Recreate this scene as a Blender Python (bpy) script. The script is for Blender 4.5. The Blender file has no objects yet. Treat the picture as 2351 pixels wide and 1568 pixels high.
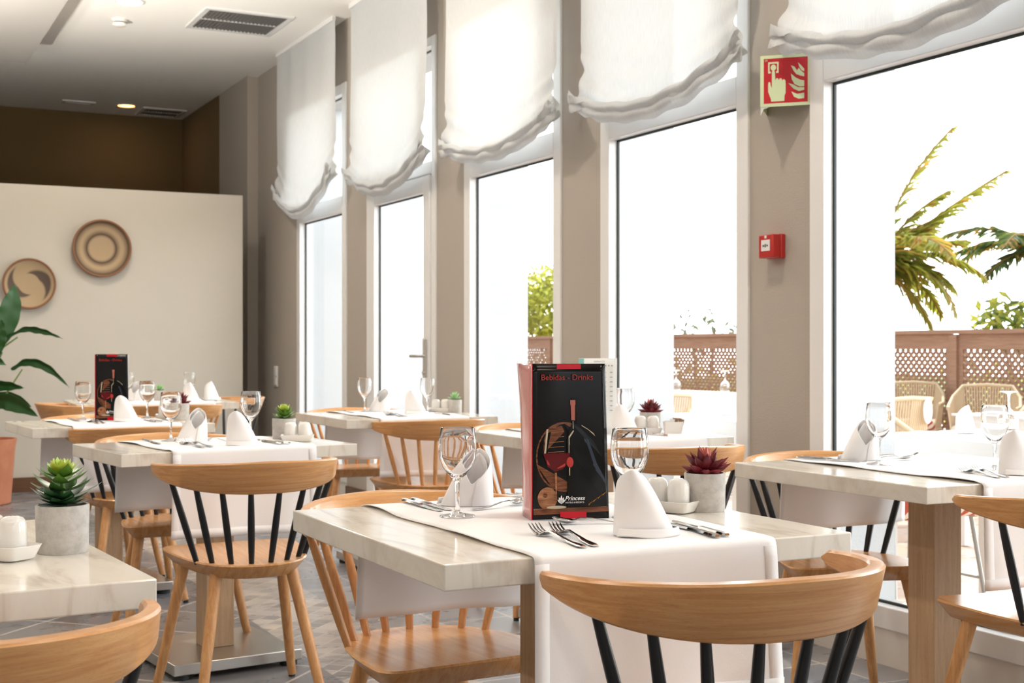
import bpy, math, random
from mathutils import Vector, Matrix
R = random.Random(7)
PI = math.pi
S = bpy.context.scene
C = S.collection
def rad(a): return math.radians(a)

# ------------------------------------------------------------------ camera, sky, exposure
cam = bpy.data.cameras.new('camera'); camo = bpy.data.objects.new('camera', cam); C.objects.link(camo)
camo.location = (0, 0, 1.085)
camo.rotation_euler = (rad(90), 0, rad(-26.73))
cam.sensor_width = 36; cam.lens = 36 * 3054 / 2351; cam.shift_y = 13 / 2351
cam.clip_start = 0.05
cam.dof.use_dof = True; cam.dof.focus_distance = 2.5; cam.dof.aperture_fstop = 11
S.camera = camo
w = bpy.data.worlds.new('sky'); S.world = w; w.use_nodes = True
bg = w.node_tree.nodes['Background']; bg.inputs[0].default_value = (0.94, 0.97, 1.0, 1)
# hazy bright sky: brightest low over the terrace side (+x), calmer overhead and behind the house
wt = w.node_tree; tc_ = wt.nodes.new('ShaderNodeTexCoord'); sp_ = wt.nodes.new('ShaderNodeSeparateXYZ'); wt.links.new(tc_.outputs['Generated'], sp_.inputs[0])
def wm(op, a, b):
    n = wt.nodes.new('ShaderNodeMath'); n.operation = op
    for i, v in enumerate((a, b)):
        if hasattr(v, 'links'): wt.links.new(v, n.inputs[i])
        else: n.inputs[i].default_value = v
    return n.outputs[0]
SKY_BASE, SKY_SIDE = 1.05, 9.0
sx_ = wm('MAXIMUM', sp_.outputs[0], 0.0); sz_ = wm('SUBTRACT', 1.0, wm('MAXIMUM', sp_.outputs[2], 0.0))
wt.links.new(wm('ADD', SKY_BASE, wm('MULTIPLY', SKY_SIDE, wm('MULTIPLY', sx_, sz_))), bg.inputs[1])
S.view_settings.view_transform = 'Standard'; S.view_settings.look = 'None'
S.view_settings.exposure = 0.36; S.view_settings.gamma = 1; S.view_settings.use_curve_mapping = False
cy = S.cycles
cy.max_bounces = 16; cy.diffuse_bounces = 6; cy.glossy_bounces = 5; cy.transmission_bounces = 16
cy.transparent_max_bounces = 12; cy.use_denoising = True; cy.sample_clamp_indirect = 6
cy.caustics_reflective = False; cy.caustics_refractive = True; cy.blur_glossy = 0.5

sun = bpy.data.lights.new('sun', 'SUN'); sun.energy = 4.5; sun.angle = rad(1.2); sun.color = (1, .95, .88)
suno = bpy.data.objects.new('sun', sun); C.objects.link(suno)
suno.rotation_euler = (Vector((.22, .55, .80))).to_track_quat('Z', 'Y').to_euler()
def portal(name, loc, size, rot):
    l = bpy.data.lights.new(name, 'AREA'); l.shape = 'RECTANGLE'; l.size, l.size_y = size
    l.cycles.is_portal = True
    o = bpy.data.objects.new(name, l); C.objects.link(o); o.location = loc; o.rotation_euler = rot
    return o

# ------------------------------------------------------------------ materials
MT = {}
def mat(name, col=(.8, .8, .8), rough=.5, metal=0, **kw):
    m = bpy.data.materials.new(name); m.use_nodes = True
    b = m.node_tree.nodes['Principled BSDF']
    b.inputs['Base Color'].default_value = (*col, 1); b.inputs['Roughness'].default_value = rough
    b.inputs['Metallic'].default_value = metal
    for k, v in kw.items(): b.inputs[k.replace('_', ' ')].default_value = v
    MT[name] = m; return m
def nn(m, t, **kw):
    n = m.node_tree.nodes.new(t)
    for k, v in kw.items(): setattr(n, k, v)
    return n
def bs(m): return m.node_tree.nodes['Principled BSDF']
def coords(m, scale=(1, 1, 1), rot=(0, 0, 0), kind='Object'):
    t = nn(m, 'ShaderNodeTexCoord'); mp = nn(m, 'ShaderNodeMapping')
    mp.inputs['Scale'].default_value = scale; mp.inputs['Rotation'].default_value = rot
    m.node_tree.links.new(t.outputs[kind], mp.inputs[0]); return mp.outputs[0]
def ramp(m, fac, stops):
    r = nn(m, 'ShaderNodeValToRGB'); e = r.color_ramp.elements
    e[0].position, e[0].color = stops[0][0], (*stops[0][1], 1); e[1].position, e[1].color = stops[-1][0], (*stops[-1][1], 1)
    for p, c_ in stops[1:-1]:
        q = e.new(p); q.color = (*c_, 1)
    m.node_tree.links.new(fac, r.inputs[0]); return r.outputs[0]
def noise(m, vec, scale, detail=4, rough=.55, dist=0):
    n = nn(m, 'ShaderNodeTexNoise'); n.inputs['Scale'].default_value = scale; n.inputs['Detail'].default_value = detail
    n.inputs['Roughness'].default_value = rough; n.inputs['Distortion'].default_value = dist
    m.node_tree.links.new(vec, n.inputs['Vector']); return n.outputs['Fac']
def bump(m, h, strength=.2, dist=.002):
    b = nn(m, 'ShaderNodeBump'); b.inputs['Strength'].default_value = strength; b.inputs['Distance'].default_value = dist
    m.node_tree.links.new(h, b.inputs['Height']); m.node_tree.links.new(b.outputs[0], bs(m).inputs['Normal'])
def setcol(m, o): m.node_tree.links.new(o, bs(m).inputs['Base Color'])
def mixc(m, a, b, fac, mode='MIX'):
    x = nn(m, 'ShaderNodeMixRGB', blend_type=mode)
    for s, v in ((1, a), (2, b), (0, fac)):
        if hasattr(v, 'links'): m.node_tree.links.new(v, x.inputs[s])
        elif isinstance(v, tuple): x.inputs[s].default_value = (*v, 1)
        else: x.inputs[s].default_value = v
    return x.outputs[0]
def wood(name, c0, c1, c2, scale=(1.5, 26, 26), rough=.38):
    m = mat(name, c1, rough, Specular_IOR_Level=.5)
    v = coords(m, scale); a = noise(m, v, 3, 5, .6, .8)
    col = ramp(m, a, [(.3, c0), (.5, c1), (.72, c2)])
    v2 = coords(m, tuple(s * 5 for s in scale)); f = noise(m, v2, 9, 2, .5)
    fl = ramp(m, f, [(.30, (.62, .5, .42)), (.40, (1, 1, 1))])
    setcol(m, mixc(m, col, fl, .55, 'MULTIPLY')); bump(m, f, .06, .001); return m
BE = ((.50, .225, .078), (.60, .30, .115), (.68, .385, .165))
wood('beech', *BE, scale=(1.2, 4, 40), rough=.28)
wood('beech_seat', *BE, scale=(22, 1.3, 8), rough=.24)
wood('beech_upright', *BE, scale=(26, 26, 1.5))
wood('beech_post', (.47, .29, .16), (.54, .35, .2), (.6, .41, .25), scale=(20, 20, 1.2), rough=.45)
wood('brown_skirting', (.10, .045, .022), (.13, .06, .03), (.16, .08, .04), scale=(1, 1, 20))
wood('fence_wood', (.30, .17, .11), (.36, .21, .14), (.44, .28, .19), scale=(20, 1.5, 20), rough=.7)
mat('black_paint', (.008, .008, .009), .32)
m = mat('laminate', (.72, .67, .59), .12)
v = coords(m, (6, 1.2, 1.2), (0, 0, .5)); a = noise(m, v, 2.6, 6, .6, 1.5)
setcol(m, ramp(m, a, [(.34, (.60, .535, .45)), (.5, (.73, .68, .60)), (.7, (.77, .73, .66))]))
m = mat('cloth', (.84, .82, .82), .85, Sheen_Weight=.2)
v = coords(m, (1, 1, 1)); bump(m, noise(m, v, 600, 2), .25, .0006)
m = mat('steel', (.62, .60, .57), .28, 1)
v = coords(m, (40, 1, 40)); bump(m, noise(m, v, 8, 2), .03, .001)
mat('chrome', (.75, .74, .73), .08, 1)
m = mat('concrete', (.47, .44, .41), .8)
v = coords(m, (1, 1, 1)); a = noise(m, v, 45, 8, .75)
setcol(m, ramp(m, a, [(.3, (.38, .35, .32)), (.55, (.52, .49, .455)), (.75, (.6, .58, .55))])); bump(m, a, .3, .001)
mat('ceramic', (.80, .77, .73), .12, Coat_Weight=.5)
mat('louvre_grey', (.13, .125, .12), .5)
mat('soil', (.03, .022, .015), .9)
mat('terracotta', (.55, .20, .10), .75)
m = MT['terracotta']; setcol(m, ramp(m, noise(m, coords(m), 8, 4), [(.3, (.48, .17, .085)), (.7, (.6, .24, .13))]))
mat('white_frame', (.80, .80, .80), .25)
mat('white_plastic', (.78, .76, .72), .4)
mat('rubber', (.01, .018, .018), .5)
m = mat('taupe_wall', (.42, .375, .325), .85)
a = noise(m, coords(m), 220, 3); bump(m, a, .5, .002)
m = mat('cream_wall', (.56, .52, .45), .85); bump(m, noise(m, coords(m), 200, 3), .2, .001)
m = mat('brown_wall', (.15, .095, .035), .9); bump(m, noise(m, coords(m), 200, 3), .2, .001)
mat('ceiling_white', (.90, .885, .85), .9)
mat('soffit_dimmed', (.30, .285, .268), .9)  # soffit colour darkened to hold back the glare of the added uplighters
mat('plinth_white', (.72, .69, .65), .6)
m = mat('exterior_white', (.55, .575, .60), .9); bump(m, noise(m, coords(m), 90, 4), .3, .003)
mat('green_bright', (.42, .56, .07), .35, Subsurface_Weight=.15); mat('green_dark', (.018, .07, .022), .3)
mat('green_mid', (.13, .26, .035), .3); mat('green_deep', (.04, .12, .02), .28); mat('green_mint', (.35, .60, .28), .45)
m = mat('red_leaf', (.24, .02, .03), .4)
setcol(m, ramp(m, noise(m, coords(m), 25, 3), [(.3, (.075, .008, .014)), (.65, (.24, .022, .030))]))
mat('red_leaf_tip', (.08, .01, .015), .4); mat('red_leaf_core', (.52, .12, .08), .4)
mat('plant_green', (.018, .078, .012), .42); mat('stem_green', (.14, .22, .06), .5)
mat('red_plastic', (.48, .025, .02), .28); mat('black_plastic', (.01, .01, .01), .4)
mat('sign_red', (.52, .008, .018), .35); mat('sign_glow', (.66, .76, .48), .5)
def foliage(name, c, t):
    m = mat(name, c, .6)
    nt = m.node_tree; tr = nn(m, 'ShaderNodeBsdfTranslucent'); tr.inputs[0].default_value = (*t, 1)
    mx = nn(m, 'ShaderNodeMixShader'); mx.inputs[0].default_value = .5
    nt.links.new(bs(m).outputs[0], mx.inputs[1]); nt.links.new(tr.outputs[0], mx.inputs[2])
    nt.links.new(mx.outputs[0], nt.nodes['Material Output'].inputs[0]); return m
foliage('palm_green', (.22, .26, .05), (.50, .48, .08))
foliage('palm_dark', (.09, .15, .05), (.18, .24, .07))
foliage('palm_dry', (.48, .30, .08), (.6, .36, .08))
foliage('lime_leaf', (.42, .50, .08), (.85, .82, .16))
foliage('grey_leaf', (.14, .17, .12), (.16, .2, .12))
wood('bark', (.12, .07, .04), (.2, .13, .08), (.28, .2, .13), scale=(6, 6, 20), rough=.9)
mat('rope', (.62, .50, .34), .8); mat('white_metal', (.7, .7, .68), .35); mat('grey_metal', (.35, .36, .33), .35)
m = mat('stripe_fabric', (.7, .6, .5), .85)
wv = nn(m, 'ShaderNodeTexWave', wave_type='BANDS', bands_direction='DIAGONAL'); wv.inputs['Scale'].default_value = 9
wv.inputs['Distortion'].default_value = 1.5
m.node_tree.links.new(coords(m), wv.inputs['Vector'])
setcol(m, ramp(m, wv.outputs['Fac'], [(.42, (.42, .07, .03)), (.5, (.75, .66, .55))]))
# curtain: thin linen, light comes through it
m = bpy.data.materials.new('linen'); m.use_nodes = True; MT['linen'] = m; nt = m.node_tree; nt.nodes.remove(bs(m))
d = nn(m, 'ShaderNodeBsdfDiffuse'); t = nn(m, 'ShaderNodeBsdfTranslucent'); tp = nn(m, 'ShaderNodeBsdfTransparent')
wn = noise(m, coords(m, (1, 60, 3)), 6, 3)
cr = ramp(m, wn, [(.3, (.62, .635, .645)), (.7, (.72, .735, .745))])
nt.links.new(cr, d.inputs[0]); nt.links.new(cr, t.inputs[0])
a1 = nn(m, 'ShaderNodeMixShader'); a1.inputs[0].default_value = .25; nt.links.new(d.outputs[0], a1.inputs[1]); nt.links.new(t.outputs[0], a1.inputs[2])
a2 = nn(m, 'ShaderNodeMixShader'); a2.inputs[0].default_value = .02; nt.links.new(a1.outputs[0], a2.inputs[1]); nt.links.new(tp.outputs[0], a2.inputs[2])
nt.links.new(a2.outputs[0], nt.nodes['Material Output'].inputs[0])
# pane: a clear pane with its own weak mirror reflection
m = bpy.data.materials.new('pane'); m.use_nodes = True; MT['pane'] = m; nt = m.node_tree; nt.nodes.remove(bs(m))
g = nn(m, 'ShaderNodeBsdfGlossy'); g.inputs['Roughness'].default_value = .02; tp = nn(m, 'ShaderNodeBsdfTransparent')
tp.inputs[0].default_value = (.97, .985, .98, 1)
fr = nn(m, 'ShaderNodeLayerWeight'); fr.inputs[0].default_value = .5
pw = nn(m, 'ShaderNodeMath', operation='POWER'); nt.links.new(fr.outputs['Facing'], pw.inputs[0]); pw.inputs[1].default_value = 4.5
pm = nn(m, 'ShaderNodeMath', operation='MULTIPLY_ADD'); nt.links.new(pw.outputs[0], pm.inputs[0]); pm.inputs[1].default_value = .5; pm.inputs[2].default_value = .015
a1 = nn(m, 'ShaderNodeMixShader'); nt.links.new(pm.outputs[0], a1.inputs[0]); nt.links.new(tp.outputs[0], a1.inputs[1]); nt.links.new(g.outputs[0], a1.inputs[2])
nt.links.new(a1.outputs[0], nt.nodes['Material Output'].inputs[0])
m = mat('glass', (1, 1, 1), .0, Transmission_Weight=1.0, IOR=1.46)
def emis(name, col, s):
    m = mat(name, col, .5); b = bs(m); b.inputs['Emission Color'].default_value = (*col, 1); b.inputs['Emission Strength'].default_value = s
emis('lamp_glow', (1, .92, .78), 9); emis('lamp_dim', (1, .72, .36), 1.3)
# basket weaves (rings by distance from the centre, pattern in the weave itself)
def basket_mat(name, kind):
    m = mat(name, (.5, .36, .2), .8); nt = m.node_tree
    tc = nn(m, 'ShaderNodeTexCoord'); sp = nn(m, 'ShaderNodeSeparateXYZ'); nt.links.new(tc.outputs['Object'], sp.inputs[0])
    def mth(op, a, b=None):
        n = nn(m, 'ShaderNodeMath', operation=op)
        for i, v in enumerate((a, b)):
            if v is None: continue
            if hasattr(v, 'links'): nt.links.new(v, n.inputs[i])
            else: n.inputs[i].default_value = v
        return n.outputs[0]
    x, z = sp.outputs[0], sp.outputs[2]
    r = mth('SQRT', mth('ADD', mth('MULTIPLY', x, x), mth('MULTIPLY', z, z)))
    an = mth('ARCTAN2', z, x)
    L, M_, D = (.58, .43, .26), (.36, .25, .15), (.10, .068, .045)
    if kind == 0:
        col = ramp(m, mth('MULTIPLY', r, 1 / .217), [(0, L), (.40, L), (.46, M_), (.50, D), (.58, M_), (.66, L), (.74, L), (.84, M_), (.92, D), (.97, M_), (1, D)])
    else:
        sw = mth('FRACT', mth('ADD', mth('MULTIPLY', an, 2 / (2 * PI)), mth('MULTIPLY', r, 5.2)))
        a_ = ramp(m, mth('MULTIPLY', r, 1 / .186), [(0, (0, 0, 0)), (.40, (0, 0, 0)), (.44, (1, 1, 1)), (.80, (1, 1, 1)), (.86, (0, 0, 0)), (1, (0, 0, 0))])
        b_ = ramp(m, sw, [(.48, (0, 0, 0)), (.56, (1, 1, 1)), (.9, (1, 1, 1)), (1, (0, 0, 0))])
        fac = mixc(m, a_, b_, 1.0, 'MULTIPLY')
        bw = nn(m, 'ShaderNodeRGBToBW'); nt.links.new(fac, bw.inputs[0])
        col = mixc(m, L, (.14, .10, .075), bw.outputs[0])
    st = mth('MULTIPLY', mth('ADD', mth('SINE', mth('MULTIPLY', an, 90)), mth('SINE', mth('MULTIPLY', r, 900))), .25)
    cm = mixc(m, col, (.07, .045, .03), mth('MULTIPLY', mth('ADD', st, .5), .42))
    setcol(m, cm); bump(m, mth('SINE', mth('MULTIPLY', r, 900)), .5, .003)
basket_mat('basket_rings', 0); basket_mat('basket_swirl', 1)
mat('basket_rim', (.26, .12, .06), .8)
# floor tiles
def tile(name, size, rot, c1, c2, mortar, msz=.018, rough=.3):
    m = mat(name, c1, rough); br = nn(m, 'ShaderNodeTexBrick', offset=0, squash=1)
    v = coords(m, (1, 1, 1), (0, 0, rot)); m.node_tree.links.new(v, br.inputs['Vector'])
    br.inputs['Scale'].default_value = 1; br.inputs['Brick Width'].default_value = size; br.inputs['Row Height'].default_value = size
    br.inputs['Mortar Size'].default_value = msz * size; br.inputs['Color1'].default_value = (*c1, 1); br.inputs['Color2'].default_value = (*c2, 1)
    br.inputs['Mortar'].default_value = (*mortar, 1)
    n = noise(m, coords(m, (1, 1.8, 1), (0, 0, rot)), 3.2, 4, .6, .5)
    sh = ramp(m, n, [(.28, (.62, .60, .62)), (.5, (.95, .95, 1)), (.72, (1.3, 1.2, 1.1))])
    setcol(m, mixc(m, br.outputs['Color'], sh, .8, 'MULTIPLY')); bump(m, br.outputs['Fac'], -.4, .002)
    rr = ramp(m, n, [(.3, (.22,) * 3), (.7, (.38,) * 3)]); m.node_tree.links.new(rr, bs(m).inputs['Roughness'])
tile('slate_diagonal', .34, PI / 4, (.15, .155, .175), (.20, .188, .18), (.5, .46, .42))
tile('slate_square', .30, 0, (.22, .23, .25), (.28, .275, .275), (.5, .47, .43))
tile('mosaic', .075, PI / 4, (.5, .46, .41), (.24, .225, .215), (.55, .5, .46), .04, .35)
tile('terrace_tile', .33, 0, (.42, .29, .22), (.48, .34, .26), (.5, .42, .36), .03, .7)

# ------------------------------------------------------------------ mesh helpers
class MB:
    def __init__(s): s.v = []; s.f = []; s.m = []; s.slot = 0
    def add(s, vs, fs, M=None):
        b = len(s.v)
        s.v += [tuple(M @ Vector(p)) if M else tuple(p) for p in vs]
        s.f += [tuple(i + b for i in f) for f in fs]; s.m += [s.slot] * len(fs); return s
    def box(s, x0, x1, y0, y1, z0, z1, M=None):
        v = [(x, y, z) for z in (z0, z1) for y in (y0, y1) for x in (x0, x1)]
        return s.add(v, [(0, 2, 3, 1), (4, 5, 7, 6), (0, 1, 5, 4), (2, 6, 7, 3), (0, 4, 6, 2), (1, 3, 7, 5)], M)
    def tube(s, pts, rs, n=10, cap=True, flat=1.0):
        pts = [Vector(p) for p in pts]
        if not hasattr(rs, '__len__'): rs = [rs] * len(pts)
        vs = []; fs = []; up = None
        for i, p in enumerate(pts):
            t = (pts[min(i + 1, len(pts) - 1)] - pts[max(i - 1, 0)]).normalized()
            if up is None:
                up = Vector((0, 0, 1)) if abs(t.z) < .9 else Vector((0, 1, 0))
            a = t.cross(up).normalized(); b = a.cross(t).normalized(); up = b
            for k in range(n):
                q = 2 * PI * k / n; vs.append(p + (a * math.cos(q) + b * math.sin(q) * flat) * rs[i])
        for i in range(len(pts) - 1):
            for k in range(n):
                fs.append((i * n + k, i * n + (k + 1) % n, (i + 1) * n + (k + 1) % n, (i + 1) * n + k))
        if cap: fs.append(tuple(range(n))[::-1]); fs.append(tuple(range((len(pts) - 1) * n, len(pts) * n)))
        return s.add(vs, fs)
    def lathe(s, prof, n=32, M=None, closed=False):
        vs = []; fs = []
        for r, z in prof:
            for k in range(n): vs.append((r * math.cos(2 * PI * k / n), r * math.sin(2 * PI * k / n), z))
        m_ = len(prof); rng = range(m_) if closed else range(m_ - 1)
        for i in rng:
            j = (i + 1) % m_
            for k in range(n): fs.append((i * n + k, i * n + (k + 1) % n, j * n + (k + 1) % n, j * n + k))
        if not closed:
            if prof[0][0] > 1e-5: fs.append(tuple(range(n))[::-1])
            if prof[-1][0] > 1e-5: fs.append(tuple(range((m_ - 1) * n, m_ * n)))
        return s.add(vs, fs, M)
    def loft(s, rings, cap=True):
        n = len(rings[0]); vs = [p for r in rings for p in r]; fs = []
        for i in range(len(rings) - 1):
            for k in range(n): fs.append((i * n + k, i * n + (k + 1) % n, (i + 1) * n + (k + 1) % n, (i + 1) * n + k))
        if cap: fs.append(tuple(range(n))[::-1]); fs.append(tuple(range((len(rings) - 1) * n, len(rings) * n)))
        return s.add(vs, fs)
    def grid(s, fn, nu, nv):
        vs = [fn(i / nu, j / nv) for j in range(nv + 1) for i in range(nu + 1)]
        fs = [(j * (nu + 1) + i, j * (nu + 1) + i + 1, (j + 1) * (nu + 1) + i + 1, (j + 1) * (nu + 1) + i) for j in range(nv) for i in range(nu)]
        return s.add(vs, fs)
    def poly(s, pts): return s.add(pts, [tuple(range(len(pts)))])
    def leaf(s, M, L, W, T, bend=0., n=6, tipw=0.0):
        """a fleshy pointed leaf along +x, curling up"""
        rings = []
        for i in range(n + 1):
            t = i / n; wdt = W * (math.sin(PI * min(1, t * .86 + .12)) ** .8) * (1 - t ** 4 * (1 - tipw)); th = T * (math.sin(PI * min(1, t * .8 + .15)) ** .9) * (1 - t ** 5)
            x = L * t; z = bend * L * t * t
            rings.append([(x, wdt * .5 * a, z + th * b) for a, b in ((-1, .15), (-.5, .5), (0, .25), (.5, .5), (1, .15), (.5, -.3), (0, -.5), (-.5, -.3))])
        n_ = 8; vs = [p for r in rings for p in r]; fs = []
        for i in range(n):
            for k in range(n_): fs.append((i * n_ + k, i * n_ + (k + 1) % n_, (i + 1) * n_ + (k + 1) % n_, (i + 1) * n_ + k))
        fs.append(tuple(range(n_))[::-1]); fs.append(tuple(range(n * n_, (n + 1) * n_)))
        return s.add(vs, fs, M)
    def build(s, name, mats, parent=None, smooth=True, bevel=0, seg=2, sub=0, solid=0):
        me = bpy.data.meshes.new(name); me.from_pydata(s.v, [], s.f)
        if isinstance(mats, str): mats = [mats]
        for x in mats: me.materials.append(MT[x])
        me.polygons.foreach_set('material_index', s.m)
        me.update(); me.validate()
        o = bpy.data.objects.new(name, me); C.objects.link(o); o.parent = parent
        if smooth:
            me.polygons.foreach_set('use_smooth', [True] * len(me.polygons))
            me.set_sharp_from_angle(angle=rad(40))
        if solid:
            q = o.modifiers.new('thick', 'SOLIDIFY'); q.thickness = solid; q.offset = 0
        if bevel:
            q = o.modifiers.new('edge', 'BEVEL'); q.width = bevel; q.segments = seg; q.limit_method = 'ANGLE'; q.angle_limit = rad(40)
        if sub:
            q = o.modifiers.new('round', 'SUBSURF'); q.levels = sub; q.render_levels = sub
        return o
def tag(o, label=None, cat=None, group=None, kind=None):
    if label: o['label'] = label
    if cat: o['category'] = cat
    if group: o['group'] = group
    if kind: o['kind'] = kind
    return o
def thing(name, loc=(0, 0, 0), rz=0, label=None, cat=None, group=None):
    o = bpy.data.objects.new(name, None); C.objects.link(o); o.location = loc; o.rotation_euler = (0, 0, rz)
    o.empty_display_size = .05
    return tag(o, label, cat, group)
def copy_tree(o, parent=None):
    kids = [c for c in bpy.data.objects if c.parent == o]
    n = o.copy(); C.objects.link(n); n.parent = parent
    for k in kids: copy_tree(k, n)
    return n
USED = set()
def put(proto, loc, rz, label, group=None, tilt=None):
    o = proto if proto.name not in USED else copy_tree(proto)
    USED.add(proto.name)
    o.location = loc; o.rotation_euler = (tilt[0], tilt[1], rz) if tilt else (0, 0, rz); o['label'] = label
    if group: o['group'] = group
    return o
def struct(mb, name, mats, parent=None, **kw):
    kw.setdefault('smooth', False)
    o = mb.build(name, mats, parent, **kw); o['kind'] = 'structure'; return o
def T(x=0, y=0, z=0): return Matrix.Translation((x, y, z))
def Rz(a): return Matrix.Rotation(a, 4, 'Z')
def Rx(a): return Matrix.Rotation(a, 4, 'X')
def Ry(a): return Matrix.Rotation(a, 4, 'Y')
def text_mesh(txt, size, name, matn, parent, M, shear=0, spacing=1.0, bold=0, align='CENTER', extrude=.0002):
    cu = bpy.data.curves.new(name, 'FONT'); cu.body = txt; cu.size = size; cu.shear = shear; cu.space_character = spacing
    cu.offset = bold; cu.align_x = align; cu.extrude = extrude; cu.resolution_u = 4
    t = bpy.data.objects.new(name, cu); C.objects.link(t)
    me = bpy.data.meshes.new_from_object(t.evaluated_get(bpy.context.evaluated_depsgraph_get()))
    bpy.data.objects.remove(t); bpy.data.curves.remove(cu)
    me.materials.clear(); me.materials.append(MT[matn]); me.transform(M); me.name = name
    o = bpy.data.objects.new(name, me); C.objects.link(o); o.parent = parent; return o

# ------------------------------------------------------------------ the room
XW, XO, CE = 3.18, 3.58, 3.40
YB, XL = -3.2, -5.5
WIN = [(2.70, 3.867), (4.239, 5.375), (5.762, 6.903), (7.314, 8.481), (8.899, 10.032)]
WIN_OFF = [(-.38, .787), (1.16, 2.327)]            # two more bays of the same front, beside and behind the camera
ALLW = sorted(WIN_OFF + WIN)
TOP = 2.96; BOT = .125
f = MB(); f.box(XL, 1.45, YB, 13.7, -.1, 0); struct(f, 'floor', 'slate_diagonal')
f = MB(); f.box(1.45, 1.85, YB, 13.7, -.1, 0); struct(f, 'floor_border', 'mosaic')
f = MB(); f.box(1.85, XW + .02, YB, 13.7, -.1, 0); struct(f, 'floor_edge', 'slate_square')
f = MB(); f.box(XL, XO, YB, 13.7, CE, CE + .15); struct(f, 'ceiling', 'ceiling_white')
f = MB(); f.box(XL, 1.2, YB, 10.25, 3.15, CE); struct(f, 'ceiling_soffit', 'soffit_dimmed')
f = MB(); e = MB()
ys = [YB] + [y for a in ALLW for y in a] + [11.154]
for i in range(0, len(ys), 2):
    f.box(XW, XW + .02, ys[i], ys[i + 1], 0, CE); e.box(XW + .02, XO, ys[i] , ys[i + 1], -.1, CE + .15)
for a, b in ALLW:
    f.box(XW, XW + .02, a, b, TOP, CE); e.box(XW + .02, XO, a, b, TOP, CE + .15)
struct(f, 'wall_right', 'taupe_wall'); struct(e, 'wall_exterior', 'exterior_white')
f = MB()
for a, b in ALLW: f.box(XW - .004, XO, a, b, -.1, BOT)
struct(f, 'trim_1', 'plinth_white')
f = MB(); f.box(3.09, XO, 11.154, 12.1, 0, CE); struct(f, 'wall_pillar', 'taupe_wall')
f = MB(); f.box(3.09, XO, 12.1, 13.7, 0, CE); struct(f, 'wall_recess', 'brown_wall')
f = MB(); f.box(XL, XO, 13.6, 13.75, 0, CE); struct(f, 'wall_back', 'brown_wall')
f = MB(); f.box(-3.2, 2.88, 10.54, 10.66, 0, 2.305); struct(f, 'wall_partition', 'cream_wall')
f = MB(); f.box(-3.2, 2.88, 10.522, 10.54, 0, .11); struct(f, 'baseboard_partition', 'brown_skirting')
f = MB()
for i in range(0, len(ys), 2): f.box(XW - .014, XW, ys[i] + .001, ys[i + 1] - .001, 0, .11)
struct(f, 'baseboard_right', 'brown_skirting')
f = MB(); f.box(XL - .1, XL, YB, 13.7, 0, CE); struct(f, 'wall_left', 'cream_wall')
# unseen rear wall behind the camera: openings added and sized for sky fill
f = MB(); f.box(XL, XO, YB - .1, YB, 2.6, CE + .15); f.box(XL, XO, YB - .1, YB, -.1, .9)
for x, h_ in ((XL + .1, .3), (-3.0, .3), (-.4, .3), (2.4, .6)): f.box(x - h_, x + h_, YB - .1, YB, .9, 2.6)
struct(f, 'wall_front', 'cream_wall')
portal('rear_portal', (-1.8, YB - .12, 1.75), (6.2, 1.7), (rad(90), 0, 0))
for i, (a, b) in enumerate(ALLW):
    portal('window_portal', (XO + .01, (a + b) / 2, (TOP + BOT) / 2), (2.86, b - a + .3), (0, rad(90), 0))

# windows: frame with transom, panes, dark seals
def frame_rect(mb, y0, y1, z0, z1, w_, x0, x1):
    mb.box(x0, x1, y0, y0 + w_, z0, z1); mb.box(x0, x1, y1 - w_, y1, z0, z1)
    mb.box(x0, x1, y0 + w_, y1 - w_, z0, z0 + w_); mb.box(x0, x1, y0 + w_, y1 - w_, z1 - w_, z1)
FW = .077
def window(i, a, b, door=False):
    fr = MB(); x0, x1 = 3.168, 3.25
    if not door:
        frame_rect(fr, a, b, BOT, TOP, FW, x0, x1); fr.box(x0, x1, a + FW, b - FW, 2.045, 2.16)
        panes = [(a + FW, b - FW, BOT + FW, 2.045), (a + FW, b - FW, 2.16, TOP - FW)]
    else:
        frame_rect(fr, a, b, BOT - .1, TOP, .06, x0, x1); fr.box(x0, x1, a + .06, b - .06, 2.135, 2.21)
        panes = [(a + .06, b - .06, 2.21, TOP - .06)]
    o = struct(fr, ('window_%d' % i) if not door else 'window_%d' % i, 'white_frame', bevel=.004)
    se = MB(); gl = MB()
    for (p, q, r_, t_) in panes:
        frame_rect(se, p, q, r_, t_, .009, 3.213, 3.223); gl.box(3.222, 3.226, p, q, r_, t_)
    struct(se, 'seal', 'rubber', o); struct(gl, 'glass_pane', 'pane', o)
    if door:
        d = MB(); p, q = a + .065, b - .065; frame_rect(d, p, q, .03, 2.125, .10, 3.158, 3.225)
        do = struct(d, 'door_1', 'white_frame', bevel=.004)
        g_ = MB(); g_.box(3.205, 3.209, p + .1, q - .1, .13, 2.025); struct(g_, 'glass_pane', 'pane', do)
        se = MB(); frame_rect(se, p + .1, q - .1, .13, 2.025, .008, 3.197, 3.206); struct(se, 'seal', 'rubber', do)
        gp = MB(); frame_rect(gp, p - .004, q + .004, .026, 2.132, .004, 3.18, 3.19); struct(gp, 'gap_seal', 'rubber', do)
        h = MB(); h.box(3.146, 3.158, p + .035, p + .065, .90, 1.13); h.tube([(3.15, p + .05, 1.03), (3.11, p + .05, 1.03), (3.105, p + .06, 1.03), (3.105, p + .17, 1.03)], .009)
        ho = h.build('door_handle', 'steel', do)
        k = MB(); k.lathe([(.012, -.006), (.012, .006)], 14, T(3.142, p + .05, .93) @ Ry(PI / 2)); k.build('lock_cylinder', 'steel', ho)
for i, (a, b) in enumerate(WIN): window(i + 1, a, b, door=(i == 3))
for i, (a, b) in enumerate(WIN_OFF): window(i + 6, a, b)

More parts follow.
